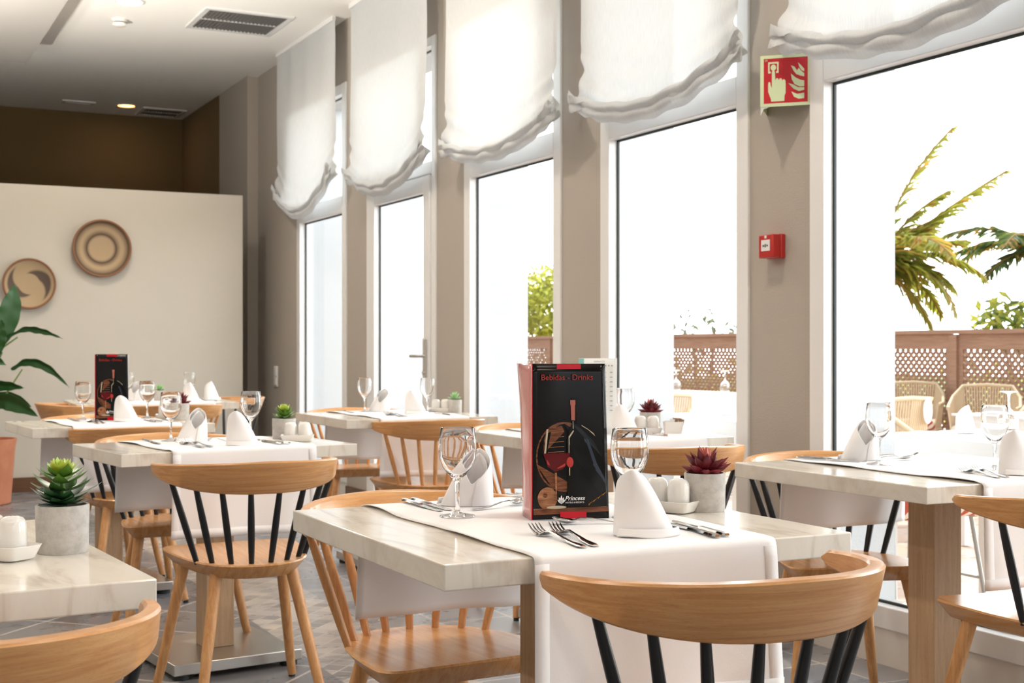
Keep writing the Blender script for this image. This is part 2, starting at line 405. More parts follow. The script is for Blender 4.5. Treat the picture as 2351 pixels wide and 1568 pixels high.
# ceiling fittings
def vent(x, y, lx, ly, label):
    t = thing('air_vent', (x, y, CE), 0, label, 'air vent')
    f = MB(); w_ = .035
    f.box(-lx / 2, lx / 2, -ly / 2, -ly / 2 + w_, -.012, 0); f.box(-lx / 2, lx / 2, ly / 2 - w_, ly / 2, -.012, 0)
    f.box(-lx / 2, -lx / 2 + w_, -ly / 2 + w_, ly / 2 - w_, -.012, 0); f.box(lx / 2 - w_, lx / 2, -ly / 2 + w_, ly / 2 - w_, -.012, 0)
    f.box(-lx / 2, lx / 2, -.006, .006, -.011, 0)
    f.build('frame', 'white_frame', t, smooth=False)
    g = MB(); n = max(4, int(lx / .03))
    for k in range(n):
        xx = -lx / 2 + w_ + (lx - 2 * w_) * (k + .5) / n; g.box(-.009, .009, -ly / 2 + w_, ly / 2 - w_, -.0008, .0008, T(xx, 0, -.006) @ Ry(.6))
    g.build('louvres', 'louvre_grey', t, smooth=False)
    b = MB(); b.box(-lx / 2 + .01, lx / 2 - .01, -ly / 2 + .01, ly / 2 - .01, -.001, 0); b.build('backing', 'black_plastic', t, smooth=False)
vent(2.52, 9.32, .62, .62, 'large louvred ceiling vent near the window wall')
vent(1.99, 13.05, .30, .12, 'narrow ceiling slot vent beyond the partition, left of the far downlight')
vent(2.80, 13.25, .42, .42, 'square ceiling vent in the dark far corner beyond the partition')
def downlight(x, y, z, label, power=14, glow='lamp_glow'):
    t = thing('downlight', (x, y, z), 0, label, 'ceiling light', 'recessed round downlights in the ceiling')
    f = MB(); f.lathe([(.078, 0), (.098, 0), (.098, -.006), (.082, -.01), (.078, -.004)], 28, closed=True); f.build('trim_ring', 'white_frame', t)
    g = MB(); g.lathe([(.0001, -.003), (.079, -.003)], 28); g.build('diffuser', glow, t)
    l = bpy.data.lights.new('downlight_lamp', 'AREA'); l.shape = 'DISK'; l.size = .14; l.energy = power; l.color = (1, .93, .84)
    o = bpy.data.objects.new('downlight_lamp', l); C.objects.link(o); o.parent = t; o.location = (0, 0, -.015)
downlight(1.72, 9.10, CE, 'bright round downlight in the ceiling beside the smoke detector')
downlight(2.43, 13.03, CE, 'small glowing downlight in the shadowed ceiling beyond the partition', 1.0, 'lamp_dim')
for k, (x, y) in enumerate([(-.3, 8.2), (-2.5, 8.2), (-.3, 5.6), (-2.5, 5.6), (-.3, 3), (-2.5, 3), (-.3, .4), (-2.5, .4)]):
    downlight(x, y, 3.15, 'downlight in the lowered soffit, %s row, lamp %s from the partition, out of view' % (('right', 'left')[k % 2], ('first', 'second', 'third', 'fourth')[k // 2]), 13)
for k, (x, y) in enumerate([(2.1, 6.4), (2.1, 3.7), (2.1, 1.0), (2.1, -1.6)]):
    downlight(x, y, CE, 'downlight in the high ceiling above the %s, out of view' % ('table before the glazed door', 'table with the sugar bowl', 'camera side of the right table', 'rear openings')[k], 13)
def ceiling_fill_lamp(x, y, power, label):  # invented standing lamps, out of view, added to brighten the ceiling
    t = thing('added_uplighter', (x, y, 0), 0, label, 'added fill lamp', 'added standing uplighters that brighten the ceiling')
    g = MB(); g.lathe([(.14, 0), (.14, .02), (.02, .03)], 28); g.build('base', 'grey_metal', t)
    g = MB(); g.tube([(0, 0, .02), (0, 0, 1.78)], .012, 10); g.build('pole', 'grey_metal', t)
    g = MB(); g.lathe([(.02, 1.77), (.09, 1.79), (.16, 1.85), (.19, 1.92), (.185, 1.92), (.155, 1.86), (.085, 1.80), (.02, 1.782)], 32, closed=True); g.build('bowl_shade', 'white_metal', t)
    l = bpy.data.lights.new('ceiling_fill_light', 'POINT'); l.shadow_soft_size = .05; l.energy = power; l.color = (1, .95, .86)
    o = bpy.data.objects.new('ceiling_fill_light', l); C.objects.link(o); o.parent = t; o.location = (0, 0, 1.86)
ceiling_fill_lamp(.0, 8.0, 215, 'added standing uplighter by the partition, out of view to the left')
ceiling_fill_lamp(-.35, 6.6, 220, 'added standing uplighter in the middle of the left side, out of view')
ceiling_fill_lamp(-1.2, 3.2, 110, 'added standing uplighter nearest the camera, out of view to the left')
t = thing('smoke_detector', (1.75, 9.64, CE), 0, 'small white smoke detector on the ceiling below the bright downlight', 'smoke detector')
g = MB(); g.lathe([(.055, 0), (.055, -.012), (.045, -.02)], 24); g.build('base', 'white_plastic', t)
g = MB(); g.lathe([(.048, -.028), (.046, -.045), (.03, -.052), (.001, -.053)], 24); g.build('cap', 'white_plastic', t)
g = MB(); g.lathe([(.04, -.02), (.04, -.028)], 24); g.build('sensor_slot', 'black_plastic', t)
t = thing('wall_switch', (XW, 10.60, .845), 0, 'white double switch plate on the taupe wall left of the first window', 'switch')
g = MB(); g.box(-.012, -.0005, -.045, .045, -.085, .085); g.build('plate', 'white_plastic', t, bevel=.004)
for z in (-.04, .04):
    g = MB(); g.box(-.018, -.012, -.03, .03, z - .03, z + .03); g.build('rocker', 'white_frame', t, bevel=.002)

# woven basket plates on the partition
def basket(x, z, r, m_, label):
    t = thing('wall_basket', (x, 10.54, z), 0, label, 'wall basket', 'woven basket plates on the partition')
    g = MB(); prof = [(.001, -.012), (r * .45, -.012), (r * .62, -.018), (r * .93, -.042), (r * .985, -.05), (r * .985, -.036), (r * .6, -.003), (.001, -.002)]
    g.lathe(prof, 56, Rx(-PI / 2) @ Matrix.Scale(-1, 4, (0, 0, 1)) if False else Rx(PI / 2) @ Matrix.Scale(-1, 4, (0, 0, 1)), closed=False)
    o = g.build('woven_dish', m_, t)
    g = MB(); pts = [(r * math.cos(a), -.046, r * math.sin(a)) for a in [2 * PI * k / 56 for k in range(57)]]
    g.tube(pts, .0085, 8, cap=False); g.build('rim', 'basket_rim', t)
basket(1.776, 1.841, .213, 'basket_rings', 'larger round woven basket plate with dark concentric rings')
basket(1.25, 1.559, .183, 'basket_swirl', 'smaller round woven basket plate with a dark swirl pattern')

# fire alarm point and sign on the pier
t = thing('fire_alarm_call_point', (XW, 4.065, 1.467), 0, 'red fire alarm call point box with white window on the pier', 'fire alarm')
g = MB(); g.box(-.022, 0, -.046, .046, -.046, .046); g.build('back_box', 'red_plastic', t, bevel=.004)
g = MB(); g.box(-.058, -.022, -.044, .044, -.044, .044); fb = g.build('front_box', 'red_plastic', t, bevel=.004)
g = MB(); g.box(-.0595, -.058, -.026, .026, -.018, .024); wp = g.build('press_plate', 'white_frame', fb)
g = MB()
for y, r_ in ((-.012, .004), (.012, .004)): g.lathe([(r_, 0), (r_, .0008)], 12, T(-.0600, y, .002) @ Ry(-PI / 2))
g.box(-.0605, -.0598, -.003, .003, -.004, .008)
for s_ in (-1, 1): g.poly([(-.0604, s_ * .006, .002), (-.0604, s_ * .011, .006), (-.0604, s_ * .011, -.002)][::s_])
g.build('press_symbol', 'black_plastic', fb)
g = MB(); g.box(-.0592, -.058, -.006, .006, .030, .040); g.build('logo_mark', 'white_frame', fb)

def sign():
    t = thing('fire_alarm_sign', (3.045, 3.995, 2.07), rad(-45), 'red and pale green fire alarm sign angled out from the pier under the blind', 'sign')
    # local: x runs from the apex back to the wall, facing -y
    S_ = .19
    g = MB(); g.box(0, S_, -.0012, .0012, -S_ / 2, S_ / 2); pl = g.build('front_panel', 'sign_glow', t, smooth=False)
    g = MB(); b = .012; g.poly([(b, -.0016, -S_ / 2 + b), (S_ - b - .006, -.0016, -S_ / 2 + b), (S_ - b - .006, -.0016, S_ / 2 - b), (b, -.0016, S_ / 2 - b)])
    g.build('red_field', 'sign_red', pl, smooth=False)
    def px(u, v): return (b + u * (S_ - 2 * b - .006), -.0021, S_ / 2 - b - v * (S_ - 2 * b))
    g = MB()
    def ply(pp, dy=0):
        g.poly([(x, y - dy, z) for x, y, z in [px(*q) for q in pp]][::-1])
    # button frame
    for r_ in ([(.10, .08), (.34, .08), (.34, .12), (.10, .12)], [(.10, .29), (.16, .29), (.16, .33), (.10, .33)], [(.28, .29), (.34, .29), (.34, .33), (.28, .33)],
               [(.10, .12), (.135, .12), (.135, .29), (.10, .29)], [(.305, .12), (.34, .12), (.34, .29), (.305, .29)]): ply(r_)
    ply([(.22 + .062 * math.cos(a), .205 + .068 * math.sin(a)) for a in [2 * PI * k / 20 for k in range(20)]])
    # pointing hand: finger, palm, knuckles, thumb
    ply([(.185, .30), (.20, .27), (.24, .27), (.255, .30), (.265, .50), (.185, .50)])
    ply([(.10, .56), (.115, .52), (.15, .53), (.16, .60), (.185, .66), (.185, .50), (.265, .50), (.275, .46), (.30, .44), (.335, .46), (.345, .49), (.36, .46), (.39, .45), (.415, .47),
         (.42, .51), (.44, .48), (.47, .48), (.495, .51), (.50, .60), (.50, .78), (.475, .84), (.47, .96), (.17, .96), (.165, .91), (.10, .74)])
    # flames
    ply([(.62, .18), (.70, .21), (.76, .30), (.80, .24), (.84, .30), (.92, .37), (.92, .44), (.84, .42), (.74, .38), (.68, .30)])
    ply([(.78, .12), (.86, .20), (.92, .27), (.92, .33), (.86, .30), (.81, .22)])
    ply([(.62, .36), (.72, .45), (.83, .51), (.92, .53), (.92, .66), (.82, .66), (.70, .60), (.64, .49)])
    ply([(.56, .57), (.66, .60), (.78, .67), (.92, .68), (.92, .74), (.80, .76), (.68, .70)])
    ply([(.63, .76), (.76, .82), (.92, .80), (.92, .92), (.80, .93), (.69, .88)])
    g.build('pictogram', 'sign_glow', pl, smooth=False)
    g = MB(); g.box(S_ - .006, S_ + .004, -.003, .008, -S_ / 2, S_ / 2); g.build('edge_channel', 'white_metal', t, smooth=False)
    g = MB(); g.box(-.0012, .0012, 0, S_, -S_ / 2, S_ / 2); g.build('rear_panel', 'sign_glow', t, smooth=False)
    g = MB(); z = -S_ / 2 - .001; g.add([(0, 0, z), (.035, 0, z), (0, .035, z), (0, 0, z - .03), (.012, .0, z - .006)], [(0, 1, 2), (0, 3, 4, 1), (0, 2, 3), (1, 4, 3, 2)]); g.build('corner_bracket', 'white_metal', t, smooth=False)
    text_mesh('59', .011, 'number_mark', 'sign_glow', pl, T(.020, -.0020, .072) @ Rx(PI / 2))
sign()

# ------------------------------------------------------------------ roman blinds
def blind(y0, y1, z_end, z_mid, seed, label):
    rr = random.Random(seed); ph = [rr.uniform(0, 6) for _ in range(6)]; X0 = 3.07
    t = thing('roman_blind', (X0, (y0 + y1) / 2, 0), 0, label, 'blind', 'white linen roman blinds on the windows')
    hw = (y1 - y0) / 2
    g = MB(); g.box(-.012, .012, -hw, hw, CE - .03, CE - .0005); g.build('head_rail', 'white_frame', t)
    def hem(u): return z_mid + (z_end - z_mid) * abs(2 * u - 1) ** 2.0
    def fn(u, v):
        zb = hem(u) - .0
        z = (CE - .02) + (zb - CE + .02) * v
        low = max(0, (v - .72) / .28); e = 2 * u - 1
        y = e * hw
        pinch = math.exp(-((v - .86) / .06) ** 2) * .035 * (abs(e) ** 6)
        flare = max(0, (v - .90) / .10) * .045 * abs(e) ** 8
        y += (-pinch + flare) * (1 if e > 0 else -1) + .006 * math.sin(9 * v + ph[0]) * abs(e) ** 3
        x = -.006 * math.sin(u * 23 + ph[1]) * (1 - .4 * v) - .010 * math.sin(u * 5 + ph[2]) * v
        x += -low ** 1.5 * (.045 * (1 - e * e * .5) + .010 * math.sin(u * 41 + ph[3]))
        x += low * .012 * math.sin(v * 70 + u * 6 * e + ph[4]) * (.3 + abs(e))
        if v > .97: x += (v - .97) / .03 * .03
        return (x, y, z)
    g.grid if False else None
    g = MB(); g.grid(fn, 60, 90); g.build('panel', 'linen', t)
    # gathered swag folds along the bottom
    for k, (dz, dx, hh) in enumerate(((.012, -.05, .075), (.055, -.066, .05))):
        def fs(u, v, dz=dz, dx=dx, hh=hh, k=k):
            e = 2 * u - 1; sq = 1 - .35 * abs(e) ** 3
            zz = hem(u) + dz * (1 - .3 * (1 - e * e)) + (v - .5) * hh * sq + .004 * math.sin(u * 37 + k)
            bulge = math.sin(PI * v)
            zz += .010 * math.sin(55 * u + 9 * v + k * 2 + ph[5]) * abs(e) ** 4 * 1.5
            x = dx + .03 - bulge * .03 * (1 - .3 * e * e) + .007 * math.sin(u * 29 + ph[k]) + .006 * math.sin(90 * u + 4 * k) * abs(e) ** 6
            y = e * (hw + .02 + .018 * math.sin(5 * v + 2 * k) * abs(e) ** 5)
            return (x, y, zz)
        g = MB(); g.grid(fs, 80, 10); g.build('gathered_fold', 'linen', t)
    g = MB()
    for s_ in (-.8, .8): g.tube([(.012, s_ * hw, CE - .03), (.012, s_ * hw, z_end + .02)], .0012, 5)
    g.build('lift_cord', 'white_plastic', t)
blind(2.62, 3.895, 2.19, 2.07, 1, 'white linen roman blind on the nearest, rightmost window, cropped by the frame')
blind(4.13, 5.40, 2.20, 2.08, 2, 'white linen roman blind on the window left of the fire alarm sign')
blind(5.60, 6.92, 2.19, 2.09, 3, 'white linen roman blind on the middle window, right of the glazed door')
blind(7.20, 8.525, 2.23, 2.07, 4, 'white linen roman blind above the glazed door')
blind(8.86, 10.22, 2.29, 2.07, 5, 'white linen roman blind on the farthest window, beside the ceiling vent')

# ------------------------------------------------------------------ chairs
def seat_outline(inset=0):
    half = [(0, -.215), (.05, -.210), (.095, -.192), (.133, -.160), (.160, -.115), (.180, -.06), (.196, .01), (.207, .09), (.213, .15)]
    rc = .045
    half += [(.214 - rc + rc * math.cos(a), .215 - rc + rc * math.sin(a)) for a in [PI / 2 * k / 5 for k in range(6)]]
    half += [(.08, .215), (0, .215)]
    out = []
    for i, (x, y) in enumerate(half):
        x0, y0 = half[max(i - 1, 0)]; x1, y1 = half[min(i + 1, len(half) - 1)]
        if i == 0: nx, ny = 0, -1
        elif i == len(half) - 1: nx, ny = 0, 1
        else:
            dx, dy = x1 - x0, y1 - y0; L = math.hypot(dx, dy); nx, ny = dy / L, -dx / L
        out.append((x - nx * inset, y - ny * inset))
    return out + [(-x, y) for x, y in out[-2:0:-1]]
def make_chair(color):
    t = thing('dining_chair', (0, 0, 0), 0, 'chair', 'chair')
    rings = []
    for inset, z in ((.038, .402), (.033, .404), (.003, .4395), (0, .4435), (.0035, .4475)):
        rings.append([(x, y, z + .028 * (y + .2)) for x, y in seat_outline(inset)])
    g = MB(); g.loft(rings); g.build('seat', 'beech_seat', t, smooth=True)
    AM = rad(100); N = 48
    def top_c(a): return Vector((.272 * math.sin(a), -.268 * math.cos(a), .754 - .018 * abs(a / AM) ** 1.3))
    def bot_c(a): return Vector((.262 * math.sin(a), -.012 - .215 * math.cos(a), 0))
    def hgt(t_): return .027 + .070 * (1 - abs(t_) ** 2.0) ** 1.4
    rings = []
    for i in range(N + 1):
        t_ = -1 + 2 * i / N; a = AM * t_; d_ = (top_c(a + .01) - top_c(a - .01)); d_.z = 0; d_.normalize(); nrm = Vector((d_.y, -d_.x, 0))
        h = hgt(t_); th = .018 + .013 * (1 - t_ * t_); ends = 1.0
        if abs(t_) > .955: ends = math.sqrt(max(.03, 1 - ((abs(t_) - .955) / .045) ** 2))
        tc = top_c(a); full = bot_c(a); k = h / .097
        bc = Vector((tc.x + (full.x - tc.x) * k, tc.y + (full.y - tc.y) * k, tc.z - h)); mid = (tc + bc) / 2; hv = (tc - bc) / 2
        cr = .004; tt = th / 2
        sec = []
        for u_, v_, inw in ((-tt + cr, 1, 0), (-tt, 1, cr), (-tt, -1, cr), (-tt + cr, -1, 0), (tt - cr, -1, 0), (tt, -1, cr), (tt, 1, cr), (tt - cr, 1, 0)):
            q = mid + hv * v_ * ends * (1 - inw / max(hv.length, .01)) + nrm * u_ * (.6 + .4 * ends); sec.append(tuple(q))
        rings.append(sec)
    g = MB(); g.loft(rings); g.build('crest_rail', 'beech', t)
    matS = 'black_paint' if color == 'black' else 'beech_upright'
    base = [(.029, -.179), (.083, -.159), (.130, -.122), (.164, -.074)]
    for sx in (-1, 1):
        for (bx, by), at_ in zip(base, (rad(9.5), rad(28), rad(46), rad(67.5))):
            h = hgt(at_ / AM); tc = top_c(at_); full = bot_c(at_); k = h / .097
            top = Vector((tc.x + (full.x - tc.x) * k, tc.y + (full.y - tc.y) * k, tc.z - h + .008)); b_ = Vector((bx, by, .442))
            pts = [b_.lerp(top, k_ / 5) for k_ in range(6)]
            g = MB(); g.tube([(sx * q.x, q.y, q.z) for q in pts], [.0080, .0095, .0105, .0105, .0095, .0082], 12); g.build('spindle', matS, t)
    for sx in (-1, 1):
        for yt, yb_ in ((.13, .225), (-.105, -.205)):
            xt, xf = (.155, .222) if yt > 0 else (.115, .190)
            g = MB(); g.tube([(sx * xt, yt, .413), (sx * (xt + (xf - xt) * .78), yt + (yb_ - yt) * .78, .09), (sx * xf, yb_, .010)], [.019, .0155, .0135], 14)
            l = g.build('leg', 'beech_upright', t)
            g = MB(); g.lathe([(.011, 0), (.011, .011)], 12, T(sx * xf, yb_, 0)); g.build('foot_glide', 'rubber', l)
    return t
chB = make_chair('black'); chN = make_chair('natural')
GB, GN = 'beech chairs with black spindles', 'all beech chairs with pale spindles'
for p, x, y, rz, lab in (
    (chB, 1.246, 1.783, -3.4, 'black spindled chair with its back to us at the front of the central table'),
    (chN, 1.13, 2.613, 183.7, 'all beech chair facing us at the far side of the central table'),
    (chB, 2.678, 3.128, 160, 'black spindled chair facing us on the far side of the right table by the pier'),
    (chB, 2.619, 2.27, -8.2, 'black spindled chair cropped at the right edge, at the near side of the right table'),
    (chB, 2.575, 3.93, -6, 'black spindled chair behind the red succulent of the central table, back to us'),
    (chN, 2.61, 4.93, 180, 'all beech chair whose rail shows left of the big drinks menu, facing us'),
    (chN, 2.473, 5.827, .6, 'all beech chair with its back to us behind the central wine glass'),
    (chN, 2.461, 6.685, 174, 'all beech chair facing us on the far side of the table by the glazed door'),
    (chB, 1.105, 4.022, .2, 'black spindled chair seen whole from behind at the left middle table'),
    (chB, 1.097, 4.948, 180, 'black spindled chair facing us on the far side of the left middle table'),
    (chB, 1.113, 5.875, .4, 'black spindled chair back to us between the two left tables, brown rail curving left'),
    (chB, 1.11, 6.55, 185, 'black spindled chair facing us behind the left table with the drinks menu'),
    (chB, 1.30, 8.32, -92, 'black spindled chair seen side on at the far left end of the farthest table'),
    (chN, 1.76, 7.96, 0, 'all beech chair back to us at the farthest table, behind the left red succulent'),
    (chB, 2.27, 8.82, 95, 'black spindled chair at the right end of the farthest table, before the pillar'),
    (chB, .105, 1.86, -4, 'black spindled chair at the bottom left corner, only its pale curved rail in view')):
    put(p, (x, y, 0), rad(rz), lab, GB if p is chB else GN)

# ------------------------------------------------------------------ tables
TT = .75
def make_table(x, y, rz, w_, d_, label, px_=None):
    t = thing('dining_table', (x, y, 0), rad(rz), label, 'table', 'square cream topped tables')
    g = MB(); g.box(0, w_, 0, d_, TT - .042, TT); g.build('tabletop', 'laminate', t, bevel=.0025, smooth=False)
    cx_, cy_ = w_ / 2, d_ / 2
    g = MB(); g.box(cx_ - .05, cx_ + .05, cy_ - .05, cy_ + .05, .055, TT - .043); g.build('pedestal_post', 'beech_post', t, bevel=.002, smooth=False)
    g = MB(); g.box(cx_ - .225, cx_ + .225, cy_ - .225, cy_ + .225, .018, .055); g.build('base_plate', 'steel', t, bevel=.003)
    for sx in (-1, 1):
        for sy in (-1, 1):
            g = MB(); g.lathe([(.03, 0), (.03, .019)], 14, T(cx_ + sx * .19, cy_ + sy * .19, 0)); g.build('levelling_foot', 'rubber', t)
    return t
class Tb:
    def __init__(s, x, y, rz, w_, d_, label): s.x, s.y, s.r, s.w, s.d = x, y, rad(rz), w_, d_; s.o = make_table(x, y, rz, w_, d_, label)
def runner(tb, x0, x1, hang_n, hang_f, label, seed=1):
    """a linen runner over the table, in the table's own frame"""
    rr = random.Random(seed); ph = [rr.uniform(0, 6) for _ in range(5)]
    d_ = tb.d; h = .0022; rnd = .012
    path = []
    n1 = 14
    for k in range(n1): q = k / n1; path.append((-rnd * .9, TT - rnd - hang_n * (1 - q), 'n'))
    for k in range(6): a = PI * .5 * k / 5; path.append((-rnd * .9 * math.cos(a) + (0), TT + h - rnd + rnd * math.sin(a), 'e'))
    for k in range(1, 30): path.append((d_ * k / 30, TT + h, 't'))
    for k in range(6): a = PI * .5 * k / 5; path.append((d_ + rnd * .9 * math.sin(a), TT + h - rnd + rnd * math.cos(a), 'e'))
    for k in range(1, n1 + 1): q = k / n1; path.append((d_ + rnd * .9, TT - rnd - hang_f * q, 'f'))
    NU = 28; wd = x1 - x0
    def fn(u, v):
        i = min(len(path) - 1, int(round(v * (len(path) - 1)))); y, z, kd = path[i]
        x = x0 + wd * u
        edge = .004 * math.sin(y * 19 + ph[0]) * (abs(2 * u - 1) ** 3)
        if kd == 't':
            z += .0012 * (1 + math.sin(y * 26 + ph[1]) * math.sin(u * 9)) + (.004 * max(0, math.sin(y * 14 + ph[2])) if abs(2 * u - 1) > .93 else 0)
        if kd in 'nf':
            drop = (TT - z) / .25; s_ = -1 if kd == 'n' else 1
            y += s_ * drop * (.006 + .007 * math.sin(u * 13 + ph[3])) ; x += (u - .5) * .012 * drop
            z -= .003 * math.sin(u * 5 + ph[4]) * drop
        return (x + edge, y, z)
    t = thing('table_runner', (tb.x, tb.y, 0), tb.r, label, 'table runner', 'white linen runners on the tables')
    g = MB(); g.grid(fn, NU, len(path) - 1); g.build('cloth_panel', 'cloth', t, solid=.0016)
    for kd, s_, hang in (('n', -1, hang_n), ('f', 1, hang_f)):
        hm = MB()
        yy = -rnd if s_ < 0 else d_ + rnd
        for u0 in (0, 1):
            pass
        # mitred hem bands: the cloth is doubled over along the side and bottom edges
        def band(u, v, s_=s_, kd=kd):
            base = fn(u, 0 if kd == 'n' else 1); z = base[2] + v * .028; b2 = fn(u, (0 if kd == 'n' else 1)); return (base[0], base[1] + s_ * .0016 * 1.0, z)
        hm.grid(band, NU, 2)
        L = len(path) - 1
        for u0, u1 in ((0, .055), (.945, 1)):
            def side(u, v, s_=s_, kd=kd, u0=u0, u1=u1):
                vv = v * n1 / L if kd == 'n' else 1 - v * n1 / L
                b_ = fn(u0 + (u1 - u0) * u, vv); return (b_[0], b_[1] + s_ * .0014, b_[2])
            hm.grid(side, 2, n1)
        if hang > .12: hm.build('hem', 'cloth', t, solid=.0008)
    return t
T1 = Tb(.827, 1.875, 0, .806, .768, 'central table in front with the big drinks menu and a red succulent')
T2 = Tb(2.315, 2.394, 0, .80, .766, 'right table beside the pier, its beech post in view')
T3 = Tb(.778, 4.263, 7, .825, .54, 'left middle table, its steel base plate on the slate floor')
T4 = Tb(.698, 5.78, 4, .775, .61, 'left table near the partition with a drinks menu standing on it')
T5 = Tb(2.07, 5.80, 0, .775, .77, 'table in front of the glazed door')
T6 = Tb(2.235, 4.07, 0, .745, .77, 'table behind the central one with a red succulent, sugar bowl and pale menu')
T7 = Tb(-.43, 1.885, 4.5, .84, .78, 'table at the bottom left corner with the green succulent')
T8 = Tb(1.22, 8.06, -3, .95, .78, 'farthest table against the partition wall')
runner(T1, .150, .625, .25, .23, 'long white runner over the central table, hem hanging in front', 1)
runner(T2, .178, .66, .25, .20, 'white runner on the right table beside the pier', 2)
runner(T3, .16, .66, .27, .24, 'white runner on the left middle table, hanging behind the black spindled chair', 3)
runner(T4, .16, .62, .26, .24, 'white runner on the left table under the small drinks menu', 4)
runner(T5, .165, .62, .26, .24, 'white runner on the table before the glazed door', 5)
runner(T6, .17, .62, .09, .23, 'white runner on the table behind the central one', 6)
runner(T7, .0, .60, .25, .24, 'white runner at the bottom left corner, cropped by the frame', 7)
runner(T8, .30, .80, .05, .20, 'white runner on the farthest table by the partition', 8)
ZT = TT + .0038

# ------------------------------------------------------------------ tableware prototypes
def make_glass():
    t = thing('wine_glass', (0, 0, 0), 0, 'glass', 'wine glass')
    o_ = [(.001, .0), (.033, .0), (.035, .0012), (.034, .003), (.015, .006), (.0065, .011), (.0042, .02), (.0038, .045), (.0045, .066), (.009, .074), (.019, .083), (.029, .097), (.036, .115), (.0375, .130), (.0365, .150), (.0335, .172), (.0328, .174)]
    i_ = [(.0322, .172), (.0352, .150), (.0362, .130), (.0346, .115), (.0276, .099), (.0175, .086), (.008, .080), (.001, .078)]
    g = MB(); g.lathe(o_ + i_, 40); g.build('bowl_and_stem', 'glass', t)
    return t
def make_napkin(open_=True):
    t = thing('folded_napkin', (0, 0, 0), 0, 'napkin', 'napkin')
    # one sheet rolled into a leaning cone, tall and closed towards -y, cut low and open towards +y
    def sheet(off, zlow, turn0, turn1, lift):
        def fn(u, v):
            a = turn0 + (turn1 - turn0) * u; spi = 1 - .10 * u
            fr = .5 - .5 * math.sin(a)
            top = .044 + .074 * fr ** .42
            z = zlow + (top - zlow) * v; k = z / .118
            xl = -.053 + .004 * k + .012 * k ** 5; xr = .063 - .060 * k - .014 * k ** 5
            c_ = (xl + xr) / 2; h_ = (xr - xl) / 2
            ry = .036 - .012 * k
            return (c_ + (h_ * spi + off) * math.cos(a), (ry * spi + off) * math.sin(a) + .0015 * math.sin(3 * a + 4 * k), z + lift)
        return fn
    g = MB(); g.grid(sheet(0, .001, -PI * 1.45, PI * .62, 0), 50, 16); g.build('outer_roll', 'cloth', t, solid=.0022, sub=1)
    g = MB(); g.grid(sheet(-.007, .004, -PI * 1.35, PI * .45, -.010), 40, 10); g.build('inner_roll', 'cloth', t, solid=.0018)
    def flap(u, v):
        a = -2.7 + 2.5 * u; k = v
        return (.005 + (.058 + .004 * k) * math.cos(a), (.038 + .006 * k) * math.sin(a), .014 * (1 - k) + .0012 + .0015 * math.sin(u * 9) * k)
    g = MB(); g.grid(flap, 22, 5); g.build('folded_hem', 'cloth', t, solid=.0024)
    return t
def utensil_path(mb, pts, ws, th):
    """flat bar swept along x with given half widths"""
    rings = []
    for (x, z), w_ in zip(pts, ws):
        rings.append([(x, -w_, z), (x, -w_ * .6, z + th), (x, w_ * .6, z + th), (x, w_, z), (x, w_ * .6, z - th * .3), (x, -w_ * .6, z - th * .3)])
    mb.loft(rings)
def make_fork():
    t = thing('fork', (0, 0, 0), 0, 'fork', 'fork')
    g = MB(); utensil_path(g, [(0, .003), (.012, .003), (.05, .004), (.10, .009), (.125, .0115), (.138, .010), (.145, .006)], [.006, .0085, .0065, .0036, .0035, .007, .0115], .0022); g.build('handle', 'chrome', t)
    g = MB()
    utensil_path(g, [(.144, .0065), (.152, .0035), (.160, .003)], [.011, .0125, .0125], .002)
    for k in range(4):
        y = (k - 1.5) * .0068
        g.tube([(.159, y, .0042), (.170, y, .0048), (.185, y, .0095), (.200, y, .018)], [.0021, .0020, .0018, .0011], 6)
    g.build('tines', 'chrome', t); return t
def make_knife():
    t = thing('knife', (0, 0, 0), 0, 'knife', 'knife')
    g = MB(); utensil_path(g, [(0, .004), (.006, .004), (.04, .004), (.085, .004), (.10, .004)], [.005, .0085, .0075, .006, .007], .0035); g.build('handle', 'chrome', t)
    g = MB(); utensil_path(g, [(.099, .004), (.12, .0035), (.17, .003), (.20, .003), (.213, .003)], [.008, .0095, .010, .008, .0012], .0011); g.build('blade', 'chrome', t); return t
def make_spoon():
    t = thing('spoon', (0, 0, 0), 0, 'spoon', 'spoon')
    g = MB(); utensil_path(g, [(0, .003), (.012, .003), (.05, .004), (.09, .011), (.112, .012), (.122, .009)], [.004, .006, .0045, .0028, .0028, .004], .0016); g.build('handle', 'chrome', t)
    g = MB()
    def bowl(u, v):
        a = 2 * PI * u; r = v; return (.142 + .024 * r * math.cos(a), .0145 * r * math.sin(a), .0035 + .0075 * r * r + .0035 * r * math.cos(a))
    g.grid(bowl, 24, 6); g.build('bowl', 'chrome', t, solid=.0012); return t
def make_tray():
    t = thing('condiment_tray', (0, 0, 0), 0, 'tray', 'tray')
    rings = []
    def rr_(hx, hy, z, n=6, r=.012):
        p = []
        for cx_, cy_, a0 in ((hx - r, hy - r, 0), (-hx + r, hy - r, 90), (-hx + r, -hy + r, 180), (hx - r, -hy + r, 270)):
            for k in range(n): a = rad(a0 + 90 * k / (n - 1)); p.append((cx_ + r * math.cos(a), cy_ + r * math.sin(a), z))
        return p
    for hx, hy, z in ((.050, .026, 0), (.052, .028, .002), (.060, .035, .022), (.058, .033, .0225), (.050, .027, .006)): rings.append(rr_(hx, hy, z))
    g = MB(); g.loft(rings); g.build('dish', 'ceramic', t); return t
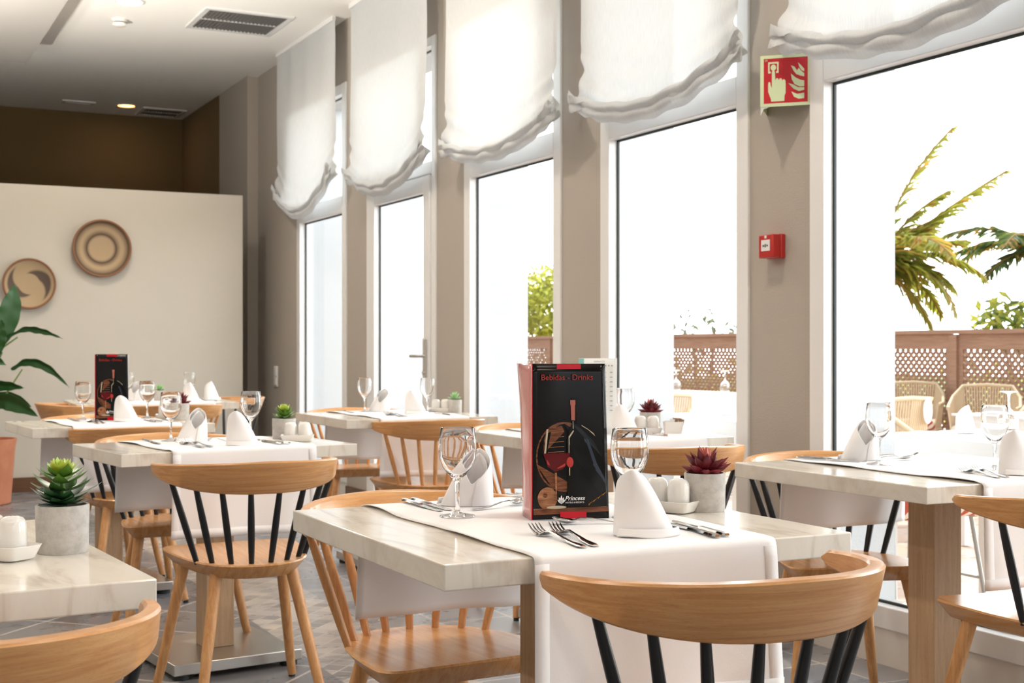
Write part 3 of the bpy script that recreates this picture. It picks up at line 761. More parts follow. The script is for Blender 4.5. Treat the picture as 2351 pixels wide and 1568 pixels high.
def make_shaker():
    t = thing('shaker', (0, 0, 0), 0, 'shaker', 'shaker')
    pr = [(.021, 0), (.0222, .002), (.0225, .03), (.0225, .042), (.0212, .051), (.017, .0575), (.009, .0605), (.001, .061)]
    g = MB(); g.lathe(pr, 28); g.build('body', 'ceramic', t)
    g = MB()
    for k in range(3): a = 2 * PI * k / 3; g.lathe([(.0009, .0608), (.0009, .0612)], 8, T(.004 * math.cos(a), .004 * math.sin(a), 0))
    g.build('pour_holes', 'black_plastic', t); return t
def pot(t, r=.0425, h=.078, m_='concrete'):
    g = MB(); g.lathe([(.001, 0), (r * .93, 0), (r * .96, .002), (r, h - .002), (r - .001, h), (r - .0045, h), (r - .005, h - .012), (.001, h - .013)], 40); g.build('pot', m_, t)
    g = MB(); g.lathe([(r - .0055, h - .014), (.001, h - .009)], 24); g.build('soil', 'soil', t)
def make_red():
    t = thing('potted_succulent', (0, 0, 0), 0, 'succulent', 'potted plant'); pot(t)
    g = MB(); rr = random.Random(3)
    for n, el, L, W, z, sl in ((9, 14, .050, .024, .074, 0), (8, 32, .048, .023, .079, 0), (7, 50, .044, .020, .084, 0), (6, 68, .036, .014, .090, 2), (3, 82, .030, .011, .094, 2)):
        for k in range(n):
            a = 2 * PI * (k + .5 * (n % 2) + rr.uniform(-.12, .12)) / n; e_ = rad(el + rr.uniform(-6, 6)); g.slot = sl if sl else (1 if rr.random() < .25 else 0)
            g.leaf(T(0, 0, z) @ Rz(a) @ Ry(-e_) @ T(.006, 0, 0), L * rr.uniform(.9, 1.08), W, .013, .12)
    g.build('leaves', ['red_leaf', 'red_leaf_tip', 'red_leaf_core'], t); return t
def make_green():
    t = thing('potted_succulent', (0, 0, 0), 0, 'succulent', 'potted plant'); pot(t)
    g = MB(); rr = random.Random(5)
    for n, el, L, W, z, sl in ((9, -4, .044, .028, .080, 0), (9, 6, .050, .028, .082, 0), (6, 14, .062, .027, .086, 0), (7, 10, .052, .026, .100, 3), (6, 14, .046, .025, .112, 1), (7, 16, .036, .024, .122, 1), (6, 26, .030, .022, .127, 2), (5, 45, .024, .019, .129, 2), (4, 66, .017, .015, .131, 2)):
        for k in range(n):
            a = 2 * PI * (k + rr.uniform(-.2, .2) + (.5 if sl == 1 else 0)) / n; e_ = rad(el + rr.uniform(-8, 6)); g.slot = sl
            g.leaf(T(0, 0, z) @ Rz(a) @ Ry(-e_) @ T(.004, 0, 0), L * rr.uniform(.85, 1.12), W, .003, .28, tipw=.05)
    g.build('leaves', ['green_dark', 'green_mid', 'green_bright', 'green_deep'], t)
    g = MB(); g.tube([(0, 0, .066), (.001, 0, .10), (0, 0, .128)], [.004, .0045, .003], 8); g.build('stem', 'green_mid', t); return t
def make_mint(name_m='green_mint'):
    t = thing('potted_succulent', (0, 0, 0), 0, 'succulent', 'potted plant'); pot(t, .036, .066)
    g = MB(); rr = random.Random(9)
    for n, el, L, W, z in ((9, 14, .038, .012, .068), (8, 38, .036, .012, .071), (7, 60, .034, .010, .074), (3, 80, .03, .008, .076)):
        for k in range(n):
            a = 2 * PI * (k + rr.uniform(-.2, .2)) / n
            g.leaf(T(0, 0, z) @ Rz(a) @ Ry(-rad(el + rr.uniform(-7, 7))) @ T(.004, 0, 0), L, W, .004, .15)
    g.build('leaves', [name_m], t); return t
def make_bushy():
    t = thing('potted_succulent', (0, 0, 0), 0, 'succulent', 'potted plant'); pot(t)
    g = MB(); rr = random.Random(11)
    for n, el, L, W, z, sl in ((10, 10, .044, .020, .077, 0), (10, 25, .042, .020, .084, 0), (9, 30, .038, .019, .092, 1), (8, 42, .032, .018, .099, 2), (7, 58, .024, .016, .105, 2), (5, 75, .018, .013, .108, 2)):
        for k in range(n):
            a = 2 * PI * (k + rr.uniform(-.2, .2)) / n; g.slot = sl
            g.leaf(T(0, 0, z) @ Rz(a) @ Ry(-rad(el + rr.uniform(-8, 8))) @ T(.004, 0, 0), L, W, .004, .2)
    g.build('leaves', ['green_mid', 'green_mid', 'green_bright'], t); return t
P_glass, P_nap, P_fork, P_knife, P_spoon = make_glass(), make_napkin(), make_fork(), make_knife(), make_spoon()
P_tray, P_shk, P_red, P_green, P_mint, P_bushy = make_tray(), make_shaker(), make_red(), make_green(), make_mint(), make_bushy()

# glasses
for x, y, lab in (
    (1.363, 2.20, 'wine glass behind the front napkin right of the big drinks menu'),
    (1.075, 2.372, 'wine glass left of the big drinks menu on the central table'),
    (2.613, 2.886, 'wine glass on the right table beside the leaning rolled napkin'),
    (2.781, 2.623, 'wine glass on the right table close to the right edge of the picture'),
    (1.033, 4.72, 'wine glass on the left middle table left of the two napkins'),
    (1.30, 4.65, 'wine glass on the left middle table behind the taller napkin'),
    (.985, 6.32, 'wine glass left of the small drinks menu on the left table'),
    (1.27, 6.30, 'wine glass right of the small drinks menu on the left table'),
    (2.385, 6.41, 'wine glass at the left on the table before the glazed door'),
    (2.665, 6.25, 'wine glass against the door frame on the table before the glazed door'),
    (2.68, 4.36, 'wine glass before the window behind the central menu and napkin'),
    (1.565, 8.35, 'wine glass on the farthest table just right of the small drinks menu'),
    (1.93, 8.30, 'wine glass on the farthest table above the red succulent')):
    put(P_glass, (x, y, ZT), 0, lab, 'stemmed wine glasses on the tables')
# napkins: local +x is the tall side
for x, y, rz, lab in (
    (1.26, 1.99, -18, 'white rolled napkin standing at the front of the central table'),
    (1.172, 2.53, 158, 'white rolled napkin opening upwards behind the left glass of the central table'),
    (2.66, 3.02, 165, 'white rolled napkin leaning right on the right table near the window'),
    (2.735, 2.50, -15, 'white standing napkin cropped by the right edge of the picture'),
    (1.095, 4.66, 175, 'white rolled napkin with open top on the left middle table'),
    (1.205, 4.42, -8, 'white tall napkin at the near side of the left middle table, behind the chair rail'),
    (1.13, 6.07, -12, 'white cone napkin right of the small drinks menu on the left table'),
    (2.47, 6.42, 150, 'white rolled napkin lying open to the right on the table before the glazed door'),
    (2.535, 6.10, -15, 'white rounded napkin standing at the near side of the table before the glazed door'),
    (2.62, 4.26, -18, 'white napkin in front of the pale menu, behind the central menu'),
    (1.40, 8.12, -10, 'white napkin half hidden left of the small drinks menu on the farthest table'),
    (1.61, 8.42, 165, 'white rolled napkin right of the small drinks menu on the farthest table'),
    (1.90, 8.12, 20, 'white cone napkin standing behind the red succulent on the farthest table'),
    (2.07, 8.30, 30, 'white pointed napkin at the right end of the farthest table')):
    put(P_nap, (x, y, ZT), rad(rz), lab, 'rolled white napkins on the tables')
def cut(p, x, y, x2, y2, lab, grp, dz=0):
    """handle end at x, y pointing to x2, y2"""
    put(p, (x, y, ZT + dz), math.atan2(y2 - y, x2 - x), lab, grp)
GF, GK, GS = 'steel forks on the tables', 'steel knives on the tables', 'steel spoons on the tables'
cut(P_fork, 1.088, 1.90, 1.100, 2.1, 'left of the two forks at the front of the central table', GF)
cut(P_fork, 1.113, 1.903, 1.142, 2.1, 'right of the two forks at the front of the central table', GF)
cut(P_knife, 1.352, 1.895, 1.375, 2.1, 'left of the two knives beside the front napkin of the central table', GK)
cut(P_knife, 1.376, 1.90, 1.402, 2.1, 'right of the two knives beside the front napkin of the central table', GK)
cut(P_spoon, 1.335, 2.118, 1.19, 2.178, 'spoon lying below the big drinks menu', GS)
cut(P_spoon, 1.135, 2.435, 1.28, 2.49, 'spoon behind the big drinks menu, left of it', GS)
cut(P_knife, 1.075, 2.655, 1.072, 2.45, 'left of the two knives at the far side of the central table', GK)
cut(P_knife, 1.098, 2.66, 1.095, 2.45, 'right of the two knives at the far side of the central table', GK)
cut(P_fork, 1.332, 2.665, 1.330, 2.45, 'left of the two forks whose handles show left of the big menu', GF)
cut(P_fork, 1.356, 2.665, 1.354, 2.45, 'right of the two forks whose handles show left of the big menu', GF)
cut(P_fork, 2.600, 2.44, 2.672, 2.66, 'left of the two forks at the near side of the right table', GF)
cut(P_fork, 2.63, 2.44, 2.715, 2.66, 'right of the two forks at the near side of the right table', GF)
cut(P_spoon, 2.66, 3.03, 2.80, 2.96, 'spoon on the right table beyond the left glass', GS)
cut(P_fork, 2.69, 3.10, 2.86, 2.985, 'fork on the right table lying against the spoon', GF)
cut(P_knife, 2.535, 3.15, 2.60, 2.95, 'left of the two knives beside the leaning napkin of the right table', GK)
cut(P_knife, 2.56, 3.155, 2.625, 2.96, 'right of the two knives beside the leaning napkin of the right table', GK)
cut(P_fork, 1.060, 4.36, 1.030, 4.55, 'left of the two forks at the near side of the left middle table', GF)
cut(P_fork, 1.09, 4.365, 1.062, 4.55, 'right of the two forks at the near side of the left middle table', GF)
cut(P_knife, 1.335, 4.385, 1.300, 4.6, 'left of the two knives beside the tall napkin of the left middle table', GK)
cut(P_knife, 1.362, 4.39, 1.325, 4.6, 'right of the two knives beside the tall napkin of the left middle table', GK)
cut(P_knife, .955, 4.80, .965, 4.6, 'knife at the far side of the left middle table', GK)
cut(P_spoon, 1.22, 4.56, 1.15, 4.68, 'spoon between the two napkins of the left middle table', GS)
cut(P_fork, 1.26, 4.80, 1.25, 4.6, 'fork at the far side of the left middle table, behind the tall napkin', GF)
cut(P_fork, .985, 5.90, .972, 6.1, 'left of the two forks on the left table below the small drinks menu', GF)
cut(P_fork, 1.012, 5.905, .998, 6.1, 'right of the two forks on the left table below the small drinks menu', GF)
cut(P_knife, 1.235, 5.92, 1.222, 6.15, 'left of the two knives on the left table with the small drinks menu', GK)
cut(P_knife, 1.262, 5.925, 1.248, 6.15, 'right of the two knives on the left table with the small drinks menu', GK)
cut(P_knife, .93, 6.37, .94, 6.2, 'knife at the far side of the left table with the small drinks menu', GK)
cut(P_fork, 2.37, 5.86, 2.36, 6.1, 'left of the two forks on the table before the glazed door', GF)
cut(P_fork, 2.395, 5.865, 2.385, 6.1, 'right of the two forks on the table before the glazed door', GF)
cut(P_knife, 2.63, 5.88, 2.635, 6.1, 'knife beside the rounded napkin on the table before the glazed door', GK)
cut(P_knife, 2.30, 6.54, 2.30, 6.3, 'knife at the far side of the table before the glazed door', GK)
cut(P_knife, 2.735, 4.14, 2.73, 4.36, 'knife in front of the sugar bowl behind the central table', GK)
cut(P_fork, 2.50, 4.83, 2.50, 4.6, 'left of the two forks seen left of the big drinks menu on the table behind', GF)
cut(P_fork, 2.525, 4.83, 2.525, 4.6, 'right of the two forks seen left of the big drinks menu on the table behind', GF)
cut(P_fork, 1.99, 8.10, 1.99, 8.3, 'fork on the farthest table left of the pointed napkin', GF)
# trays with shakers
def condiments(x, y, rz, where):
    put(P_tray, (x, y, ZT - .002), rad(rz), 'small white ceramic tray ' + where, 'white condiment trays')
    for s_, nm in ((-1, 'left'), (1, 'right')):
        dx, dy = s_ * .0245 * math.cos(rad(rz)), s_ * .0245 * math.sin(rad(rz))
        put(P_shk, (x + dx, y + dy, ZT + .005), 0, '%s white domed shaker in the tray %s' % (nm, where), 'white domed shakers')
condiments(1.500, 2.274, -62, 'beside the red succulent on the central table')
condiments(.225, 2.245, -55, 'beside the green succulent at the bottom left')
condiments(1.445, 4.565, -20, 'beside the succulent on the left middle table')
condiments(2.735, 6.245, -20, 'beside the pale green succulent before the glazed door')
condiments(2.785, 4.37, -25, 'beside the sugar bowl behind the central table')
condiments(1.355, 6.235, -20, 'beside the red succulent of the left table')
# succulents
GP = 'succulents in grey concrete pots'
put(P_red, (1.580, 2.258, TT), .3, 'red succulent in grey concrete pot on the central table', GP)
put(P_green, (.322, 2.275, TT), .8, 'large green layered succulent in grey pot at the bottom left', GP)
put(P_bushy, (1.425, 4.66, TT), .2, 'yellow green succulent in grey pot on the left middle table', GP)
put(P_mint, (2.795, 6.20, TT), .2, 'pale green spiky succulent in grey pot before the glazed door', GP)
put(P_red, (2.86, 4.46, TT), 1.1, 'red succulent behind the shakers, in front of the window', GP)
put(P_red, (1.385, 6.14, TT), 2.0, 'red succulent half hidden behind the wine glass on the left table', GP)
put(P_mint, (1.755, 8.33, TT), 1.2, 'small pale green succulent on the farthest table', GP)
# sugar bowl with sachets
t = thing('sugar_bowl', (2.86, 4.30, TT), rad(-28), 'white square sugar bowl filled with paper sachets beside the shakers', 'bowl')
g = MB(); rings = []
def sq(h_, z, n=5, r=.008):
    p = []
    for cx_, cy_, a0 in ((h_ - r, h_ - r, 0), (-h_ + r, h_ - r, 90), (-h_ + r, -h_ + r, 180), (h_ - r, -h_ + r, 270)):
        for k in range(n): a = rad(a0 + 90 * k / (n - 1)); p.append((cx_ + r * math.cos(a), cy_ + r * math.sin(a), z))
    return p
for h_, z in ((.031, 0), (.033, .002), (.037, .048), (.0355, .049), (.031, .006)): rings.append(sq(h_, z))
g.loft(rings); g.build('bowl', 'ceramic', t)
mat('sachet_brown', (.28, .17, .10), .7)
rs = random.Random(4)
PS = MB(); PS.box(-.002, .002, -.014, .014, 0, .05)
ps = PS.build('sugar_sachet', 'sachet_brown', None); tag(ps, 'sachet', 'sugar sachet', 'paper sachets in the sugar bowl')
ps.location = (2.868, 4.292, TT + .012); ps.rotation_euler = (.1, .25, .3); ps['label'] = 'brown paper sugar sachet standing in the white bowl'
for k, (wh, lb) in enumerate(((1, 'white paper sugar sachet at the left end of the white bowl'), (0, 'second brown sugar sachet, leaning in the middle of the white bowl'), (1, 'white paper sugar sachet in the middle of the white bowl'), (0, 'brown sugar sachet at the right end of the white bowl'))):
    c_ = ps.copy(); C.objects.link(c_); c_.location = (2.846 + .010 * k, 4.300 - .004 * k, TT + .010 + .003 * (k % 3)); c_.rotation_euler = (.1, .2 + .05 * k, .2 * k); c_['label'] = lb
    if wh: c_.data = ps.data.copy(); c_.data.materials.clear(); c_.data.materials.append(MT['white_plastic'])

# ------------------------------------------------------------------ drinks menus
for n_, c_, r_ in (('cover_black', (.006, .005, .005), .13), ('cover_red', (.55, .008, .02), .2), ('copper_glare', (.62, .26, .24), .12), ('paper', (.82, .83, .82), .5), ('print_red', (.42, .03, .02), .3),
                   ('print_wood', (.22, .07, .03), .25), ('print_wood_light', (.36, .15, .07), .25), ('print_bottle', (.0, .0, .0), .1), ('print_shine', (.5, .42, .3), .2), ('print_foil', (.42, .13, .10), .2),
                   ('print_wine', (.10, .004, .006), .15), ('print_wine_light', (.45, .04, .035), .2), ('print_blue', (.035, .045, .065), .2), ('print_gold', (.35, .15, .02), .3), ('print_white', (.85, .83, .82), .4),
                   ('print_grey', (.25, .25, .25), .4), ('teal_edge', (.25, .55, .5), .3)): mat(n_, c_, r_ if n_ == 'copper_glare' else max(r_, .16), Specular_IOR_Level=1.0 if n_ == 'copper_glare' else .3)
for n_, sc_, a_, b_ in (('print_wood', (8, 8, 60), (.05, .015, .008), (.26, .085, .035)), ('print_wood_light', (8, 8, 50), (.18, .07, .03), (.44, .19, .09))):
    setcol(MT[n_], ramp(MT[n_], noise(MT[n_], coords(MT[n_], sc_), 4, 4), [(.3, a_), (.68, b_)]))
def drinks_menu(x, y, rz, label, open_a=38, W=.145, Hh=.298, scale=1):
    t = thing('drinks_menu', (x, y, ZT + .0015), rad(rz), label, 'menu', 'glossy folded drinks menus')
    # front cover: x 0..W, z 0..H, faces -y; slight bow
    def yb(x_, z_): return -.006 * (x_ / W) * (1 - z_ / Hh) * 1.2 + .004 * math.sin(PI * x_ / W)
    g = MB(); g.grid(lambda u, v: (W * u + (.006 * u * (1 - v) - .002), yb(W * u, Hh * v), Hh * v), 14, 16); fc = g.build('front_cover', 'cover_black', t, solid=.0012)
    def P(u, v, d=.0012):  # u right, v up 0..1
        x_ = W * u; z_ = Hh * v; return (x_ + .006 * u * (1 - v) - .002, yb(x_, z_) - d, z_)
    art = MB(); names = ['cover_red', 'print_wood', 'print_wood_light', 'print_bottle', 'print_shine', 'print_foil', 'print_wine', 'print_wine_light', 'print_blue', 'print_gold']
    lvl = [0]
    def ply(slot, pp):
        lvl[0] += 1; art.slot = names.index(slot); d = .0010 + .00012 * lvl[0]; art.poly([P(a, b, d) for a, b in pp])
    def ell(cx_, cy_, rx, ry, a0=0, a1=360, n=28): return [(cx_ + rx * math.cos(rad(a0 + (a1 - a0) * k / n)), cy_ + ry * math.sin(rad(a0 + (a1 - a0) * k / n))) for k in range(n + (0 if a1 - a0 == 360 else 1))]
    ply('cover_red', [(.34, .965), (.67, .965), (.67, .998), (.34, .998)])
    ply('print_wood', [(.02, .03), (.99, .045), (.99, .075), (.02, .065)])
    ply('print_wood_light', [(.02, .062), (.55, .066), (.97, .074), (.97, .078), (.4, .072), (.02, .07)])
    # barrel end
    ply('print_wood', ell(.43, .40, .38, .225)); ply('print_bottle', ell(.43, .40, .36, .213))
    ply('print_wood', [(.16, .52), (.22, .58), (.40, .60), (.44, .56), (.44, .20), (.36, .20), (.20, .27), (.14, .36)])
    for k in range(9): ply('print_wood_light', [(.17 + .01 * k, .30 + .032 * k), (.43, .305 + .032 * k), (.43, .309 + .032 * k), (.17 + .01 * k, .303 + .032 * k)])
    # wood log end bottom left
    ply('print_wood_light', ell(.20, .135, .13, .072)); ply('print_wood', ell(.17, .155, .03, .015))
    # bottle
    ply('print_bottle', [(.46, .08), (.46, .50), (.50, .58), (.535, .61), (.535, .78), (.60, .78), (.60, .61), (.66, .58), (.82, .50), (.92, .40), (.97, .15), (.97, .08)])
    ply('print_foil', [(.527, .635), (.575, .635), (.58, .765), (.52, .765)]); ply('print_foil', [(.515, .735), (.585, .735), (.585, .765), (.515, .765)])
    ply('print_shine', [(.485, .41), (.50, .41), (.50, .52), (.56, .565), (.55, .572), (.488, .53)])
    ply('print_shine', [(.545, .58), (.555, .58), (.552, .63), (.545, .63)])
    for k in range(3): ply('print_blue', [(.66 + .03 * k, .52), (.69 + .03 * k, .51), (.80 + .025 * k, .36), (.95, .26), (.985, .20), (.90, .27), (.73 + .03 * k, .38)])
    ply('print_shine', [(.66, .605), (.74, .58), (.82, .55), (.84, .53), (.75, .572), (.665, .597)])
    # glass with wine
    ply('print_shine', [(.155, .42), (.18, .42), (.215, .58), (.19, .58)])
    ply('print_wine', [(.14, .425), (.50, .425), (.48, .36), (.40, .32), (.30, .305), (.20, .34)])
    ply('print_wine_light', [(.19, .385), (.23, .39), (.24, .345), (.20, .355)]); ply('print_wine_light', ell(.50, .365, .045, .034)); ply('print_wine_light', [(.33, .33), (.44, .36), (.43, .34), (.34, .325)])
    ply('print_wood_light', [(.295, .30), (.325, .30), (.32, .11), (.31, .11)]); ply('print_shine', ell(.315, .078, .13, .010))
    ply('print_shine', [(.485, .33), (.50, .33), (.498, .28), (.488, .28)])
    for k in range(12): ply('print_gold', [(.73 + .02 * k, .085 + .007 * k), (.745 + .02 * k, .09 + .007 * k + .006 * (k % 3)), (.75 + .02 * k, .10 + .007 * k), (.735 + .02 * k, .097 + .007 * k)])
    ply('cover_red', [(.36, .003), (.70, .003), (.70, .05), (.36, .05)])
    art.build('cover_picture', names, fc, smooth=False)
    dz = .0075
    M0 = lambda u, v: T(*P(u, v, dz)) @ Rx(PI / 2)
    text_mesh('Bebidas - Drinks', .0155, 'title_lettering', 'print_red', fc, M0(.47, .895))
    text_mesh('Princess', .0118, 'hotel_lettering', 'print_white', fc, M0(.55, .122), shear=.3, bold=.0001)
    text_mesh('HOTELS & RESORTS', .0042, 'hotel_small_lettering', 'print_white', fc, M0(.55, .103))
    lg = MB()
    for k in range(-2, 3):
        a = rad(k * 20); c0 = P(.375, .098, dz); L = .017 - .0025 * abs(k)
        tip = (c0[0] + L * math.sin(a), c0[1], c0[2] + L * math.cos(a)); s1 = (c0[0] - .003 * math.cos(a) + L * .5 * math.sin(a), c0[1], c0[2] + L * .5 * math.cos(a)); s2 = (c0[0] + .003 * math.cos(a) + L * .5 * math.sin(a), c0[1], c0[2] + L * .5 * math.cos(a))
        lg.poly([c0, s2, tip, s1])
    lg.build('emblem', 'print_white', fc, smooth=False)
    # back cover swings away from the spine; pinkish glare put into its copper colour
    M = Rz(rad(open_a))
    g = MB(); g.grid(lambda u, v: tuple(M @ Vector((-.003 + (W * u) * 1.0, .004 + .010 * math.sin(PI * u) + .016 * v * v * u, Hh * v))), 14, 14); bc = g.build('back_cover', 'copper_glare', t, solid=.0012)
    g = MB(); g.tube([(-.003, .001, 0), (-.003, .001, Hh)], .0022, 8); g.build('spine', 'cover_red', t)
    g = MB()
    for k in range(3):
        a = rad(open_a * (k + 1) / 4); g.grid(lambda u, v, a=a: (.001 + (W - .006) * u * math.cos(a), .002 + (W - .006) * u * math.sin(a), .003 + (Hh - .006) * v), 4, 2)
    g.build('pages', 'paper', t, solid=.0004)
drinks_menu(1.178, 2.250, -14, 'tall black drinks menu standing on the central table', open_a=81)
drinks_menu(1.022, 6.20, -26, 'smaller looking black drinks menu standing on the left table near the partition', open_a=62)
t = thing('drinks_menu', (2.500, 4.40, ZT - .001), rad(-27), 'pale menu page with red right edge on the table behind the central menu', 'menu')
g = MB(); g.grid(lambda u, v: (.145 * u, .004 * math.sin(PI * u), .29 * v), 8, 8); pg = g.build('page', 'paper', t, solid=.0008)
g = MB()
for k in range(9):
    z = .235 - .018 * k; g.box(.02, .105, -.0014, -.001, z, z + .0012); g.box(.118, .128, -.0014, -.001, z, z + .0025)
for k in range(4): g.lathe([(.0028, 0), (.0028, .0004)], 10, T(.09 + .012 * k, -.001, .262) @ Rx(PI / 2))
g.build('printed_lines', 'print_grey', pg, smooth=False)
text_mesh('REFRESCOS', .008, 'heading', 'print_grey', pg, T(.078, -.0014, .275) @ Rx(PI / 2))
g = MB(); g.box(0, .02, -.0015, -.0009, 0, .289); g.build('teal_band', 'teal_edge', pg, smooth=False)
g = MB(); g.grid(lambda u, v: (.145 + .004 * u - .002 * (1 - v), .004 + .05 * u, .29 * v), 3, 3); g.build('red_cover', 'cover_red', t, solid=.0012)
g = MB(); g.grid(lambda u, v: (.004 + .02 * u, .004 + .12 * u, .29 * v), 3, 3); g.build('dark_cover', 'cover_black', t, solid=.0012)

# ------------------------------------------------------------------ big plant in terracotta pot
t = thing('potted_banana_plant', (.875, 9.85, 0), 0, 'broad leaved green plant in a terracotta floor pot at the left edge', 'potted plant')
g = MB(); g.lathe([(.001, 0), (.165, 0), (.175, .01), (.205, .40), (.215, .44), (.215, .452), (.20, .452), (.195, .42), (.001, .40)], 44); g.build('pot', 'terracotta', t)
g = MB(); g.lathe([(.19, .405), (.001, .415)], 24); g.build('soil', 'soil', t)
cyb, sxb = math.cos(rad(-26.73)), math.sin(rad(-26.73))
def broad(pts, wd, fold=.35, tw=0):
    """leaf blade along a curve; pts in (right, up, back) metres about the pot, right being across the room"""
    n = 16; P_ = [Vector(p) - Vector((.075, 0, 0)) for p in pts]
    def bez(t_):
        k = t_ * (len(P_) - 1); i = min(int(k), len(P_) - 2); q = k - i
        p0, p1, p2, p3 = P_[max(i - 1, 0)], P_[i], P_[i + 1], P_[min(i + 2, len(P_) - 1)]
        return .5 * ((2 * p1) + (-p0 + p2) * q + (2 * p0 - 5 * p1 + 4 * p2 - p3) * q * q + (-p0 + 3 * p1 - 3 * p2 + p3) * q ** 3)
    g = MB()
    def fn(u, v):
        c_ = bez(v); d_ = (bez(min(1, v + .02)) - bez(max(0, v - .02))).normalized()
        side = d_.cross(Vector((.2, -1, .3))).normalized(); side = Matrix.Rotation(tw, 3, d_) @ side
        up = side.cross(d_)
        w_ = wd * max(.02, math.sin(PI * min(1, .06 + .94 * v)) ** .7) * (1 - v ** 6); e = 2 * u - 1
        return tuple(c_ + side * e * w_ * .5 + up * (abs(e) * fold * w_ * .5) + up * .008 * math.sin(v * 30) * e)
    g.grid(fn, 6, n); return g
def pr(px, py, dep):   # right, up, back in the pot's frame
    return (px, dep, py)
stems = MB(); stems.tube([(0, 0, .41), (.01, 0, .9), (.02, 0, 1.25)], [.03, .022, .012], 10); stems.build('stalk', 'stem_green', t)
ox = .80; oy = 9.85
for k, (pts, wd, fo, tw) in enumerate((
    ([(.12, 0, 1.05), (.20, 0, 1.22), (.255, .0, 1.40), (.275, .02, 1.53)], .17, .15, .2),
    ([(.12, 0, 1.0), (.16, -.03, 1.15), (.19, -.05, 1.28)], .13, .3, -.3),
    ([(.22, 0, 1.155), (.33, -.02, 1.215), (.42, -.04, 1.21), (.50, -.06, 1.185), (.585, -.07, 1.145)], .055, .5, 1.0),
    ([(.25, 0, .93), (.33, -.02, .985), (.43, -.04, .975), (.53, -.06, .91), (.63, -.08, .80)], .07, .5, .9),
    ([(.05, 0, .93), (.12, 0, 1.0), (.22, 0, .96)], .08, .3, .3),
    ([(.0, 0, .76), (.12, -.03, .82), (.24, -.06, .82), (.33, -.08, .80)], .09, .3, .9),
    ([(.05, 0, .66), (.18, -.05, .72), (.30, -.09, .68), (.42, -.12, .60)], .13, .35, .8),
    ([(.02, 0, .70), (.18, .05, .74), (.30, .07, .715), (.40, .09, .66)], .10, .35, .7),
    ([(0, 0, .72), (-.15, 0, .82), (-.35, 0, .75)], .12, .3, .5),
    ([(0, 0, 1.1), (-.1, 0, 1.4), (-.25, 0, 1.6)], .16, .3, .5))):
    broad(pts, wd, fo, tw).build('leaf', 'plant_green', t, sub=1, solid=.0015)
for pts in ([(.02, 0, .9), (.08, 0, .96), (.12, 0, 1.05)], [(.02, 0, .95), (.12, 0, 1.08), (.22, 0, 1.155)], [(.02, 0, .55), (.12, 0, .72), (.25, 0, .93)], [(.01, 0, .5), (.03, 0, .6), (.05, 0, .66)], [(.02, 0, .6), (.03, 0, .8), (.05, 0, .93)]):
    g = MB(); g.tube(pts, [.008, .007, .005], 8); g.build('petiole', 'stem_green', t)

# ------------------------------------------------------------------ terrace
f = MB(); f.box(XO, 14, YB - 3, 22, -.1, -.005); struct(f, 'terrace_floor', 'terrace_tile')
mat('lawn_green', (.16, .26, .05), .9)
f = MB(); f.box(14, 60, -20, 60, -1.2, -.6); struct(f, 'garden_ground', 'lawn_green')
f = MB(); f.box(-60, XL - .1, -40, 60, -.2, -.1); struct(f, 'outside_ground', 'terrace_tile')
f = MB(); f.box(XL - .1, XO, YB - 14, YB - .1, -.2, -.1); struct(f, 'garden_path', 'terrace_tile')
# lattice fence
XF = 8.6; FT = 1.235
def fence(y0, y1, n, label):
    t = thing('lattice_fence', (XF, y0, 0), 0, label, 'fence')
    L = (y1 - y0) / n
    for k in range(n + 1):
        g = MB(); g.box(-.045, .045, k * L - .045, k * L + .045, 0, FT - .04); g.build('post', 'fence_wood', t, smooth=False)
    g = MB(); g.box(-.06, .06, -.08, y1 - y0 + .08, FT - .035, FT); g.build('top_rail', 'fence_wood', t, smooth=False)
    for k in range(n):
        a0, a1 = k * L + .045, (k + 1) * L - .045; z0, z1 = .12, FT - .17
        g = MB(); g.box(-.02, .02, a0, a1, z1, FT - .036); g.box(-.02, .02, a0, a1, .04, z0); g.box(-.02, .02, a0, a0 + .05, z0, z1); g.box(-.02, .02, a1 - .05, a1, z0, z1)
        pa = g.build('panel_frame', 'fence_wood', t, smooth=False)
        la = MB(); st = .068; wd_ = .0135; H_ = z1 - z0; D_ = a1 - a0
        for sgn, xo in ((1, -.006), (-1, .006)):
            q = -H_
            while q < D_:
                # slat from (q, z0) rising sgn
                s0 = max(0, -q); s1 = min(H_, D_ - q)
                if s1 - s0 > .01:
                    yA, zA, yB_, zB = q + s0, s0, q + s1, s1
                    if sgn < 0: yA, yB_ = D_ - yA, D_ - yB_
                    dy, dz = (yB_ - yA), (zB - zA); ln = math.hypot(dy, dz); ny, nz = -dz / ln * wd_, dy / ln * wd_
                    v = []
                    for x_ in (xo - .004, xo + .004):
                        for (yy, zz) in ((yA + ny, zA + nz), (yA - ny, zA - nz), (yB_ - ny, zB - nz), (yB_ + ny, zB + nz)): v.append((x_, a0 + yy, z0 + zz))
                    la.add(v, [(0, 1, 2, 3), (7, 6, 5, 4), (0, 4, 5, 1), (1, 5, 6, 2), (2, 6, 7, 3), (3, 7, 4, 0)])
                q += st
        la.build('lattice', 'fence_wood', pa, smooth=False)
fence(6.09, 20.79, 6, 'brown wooden lattice fence along the far edge of the terrace')

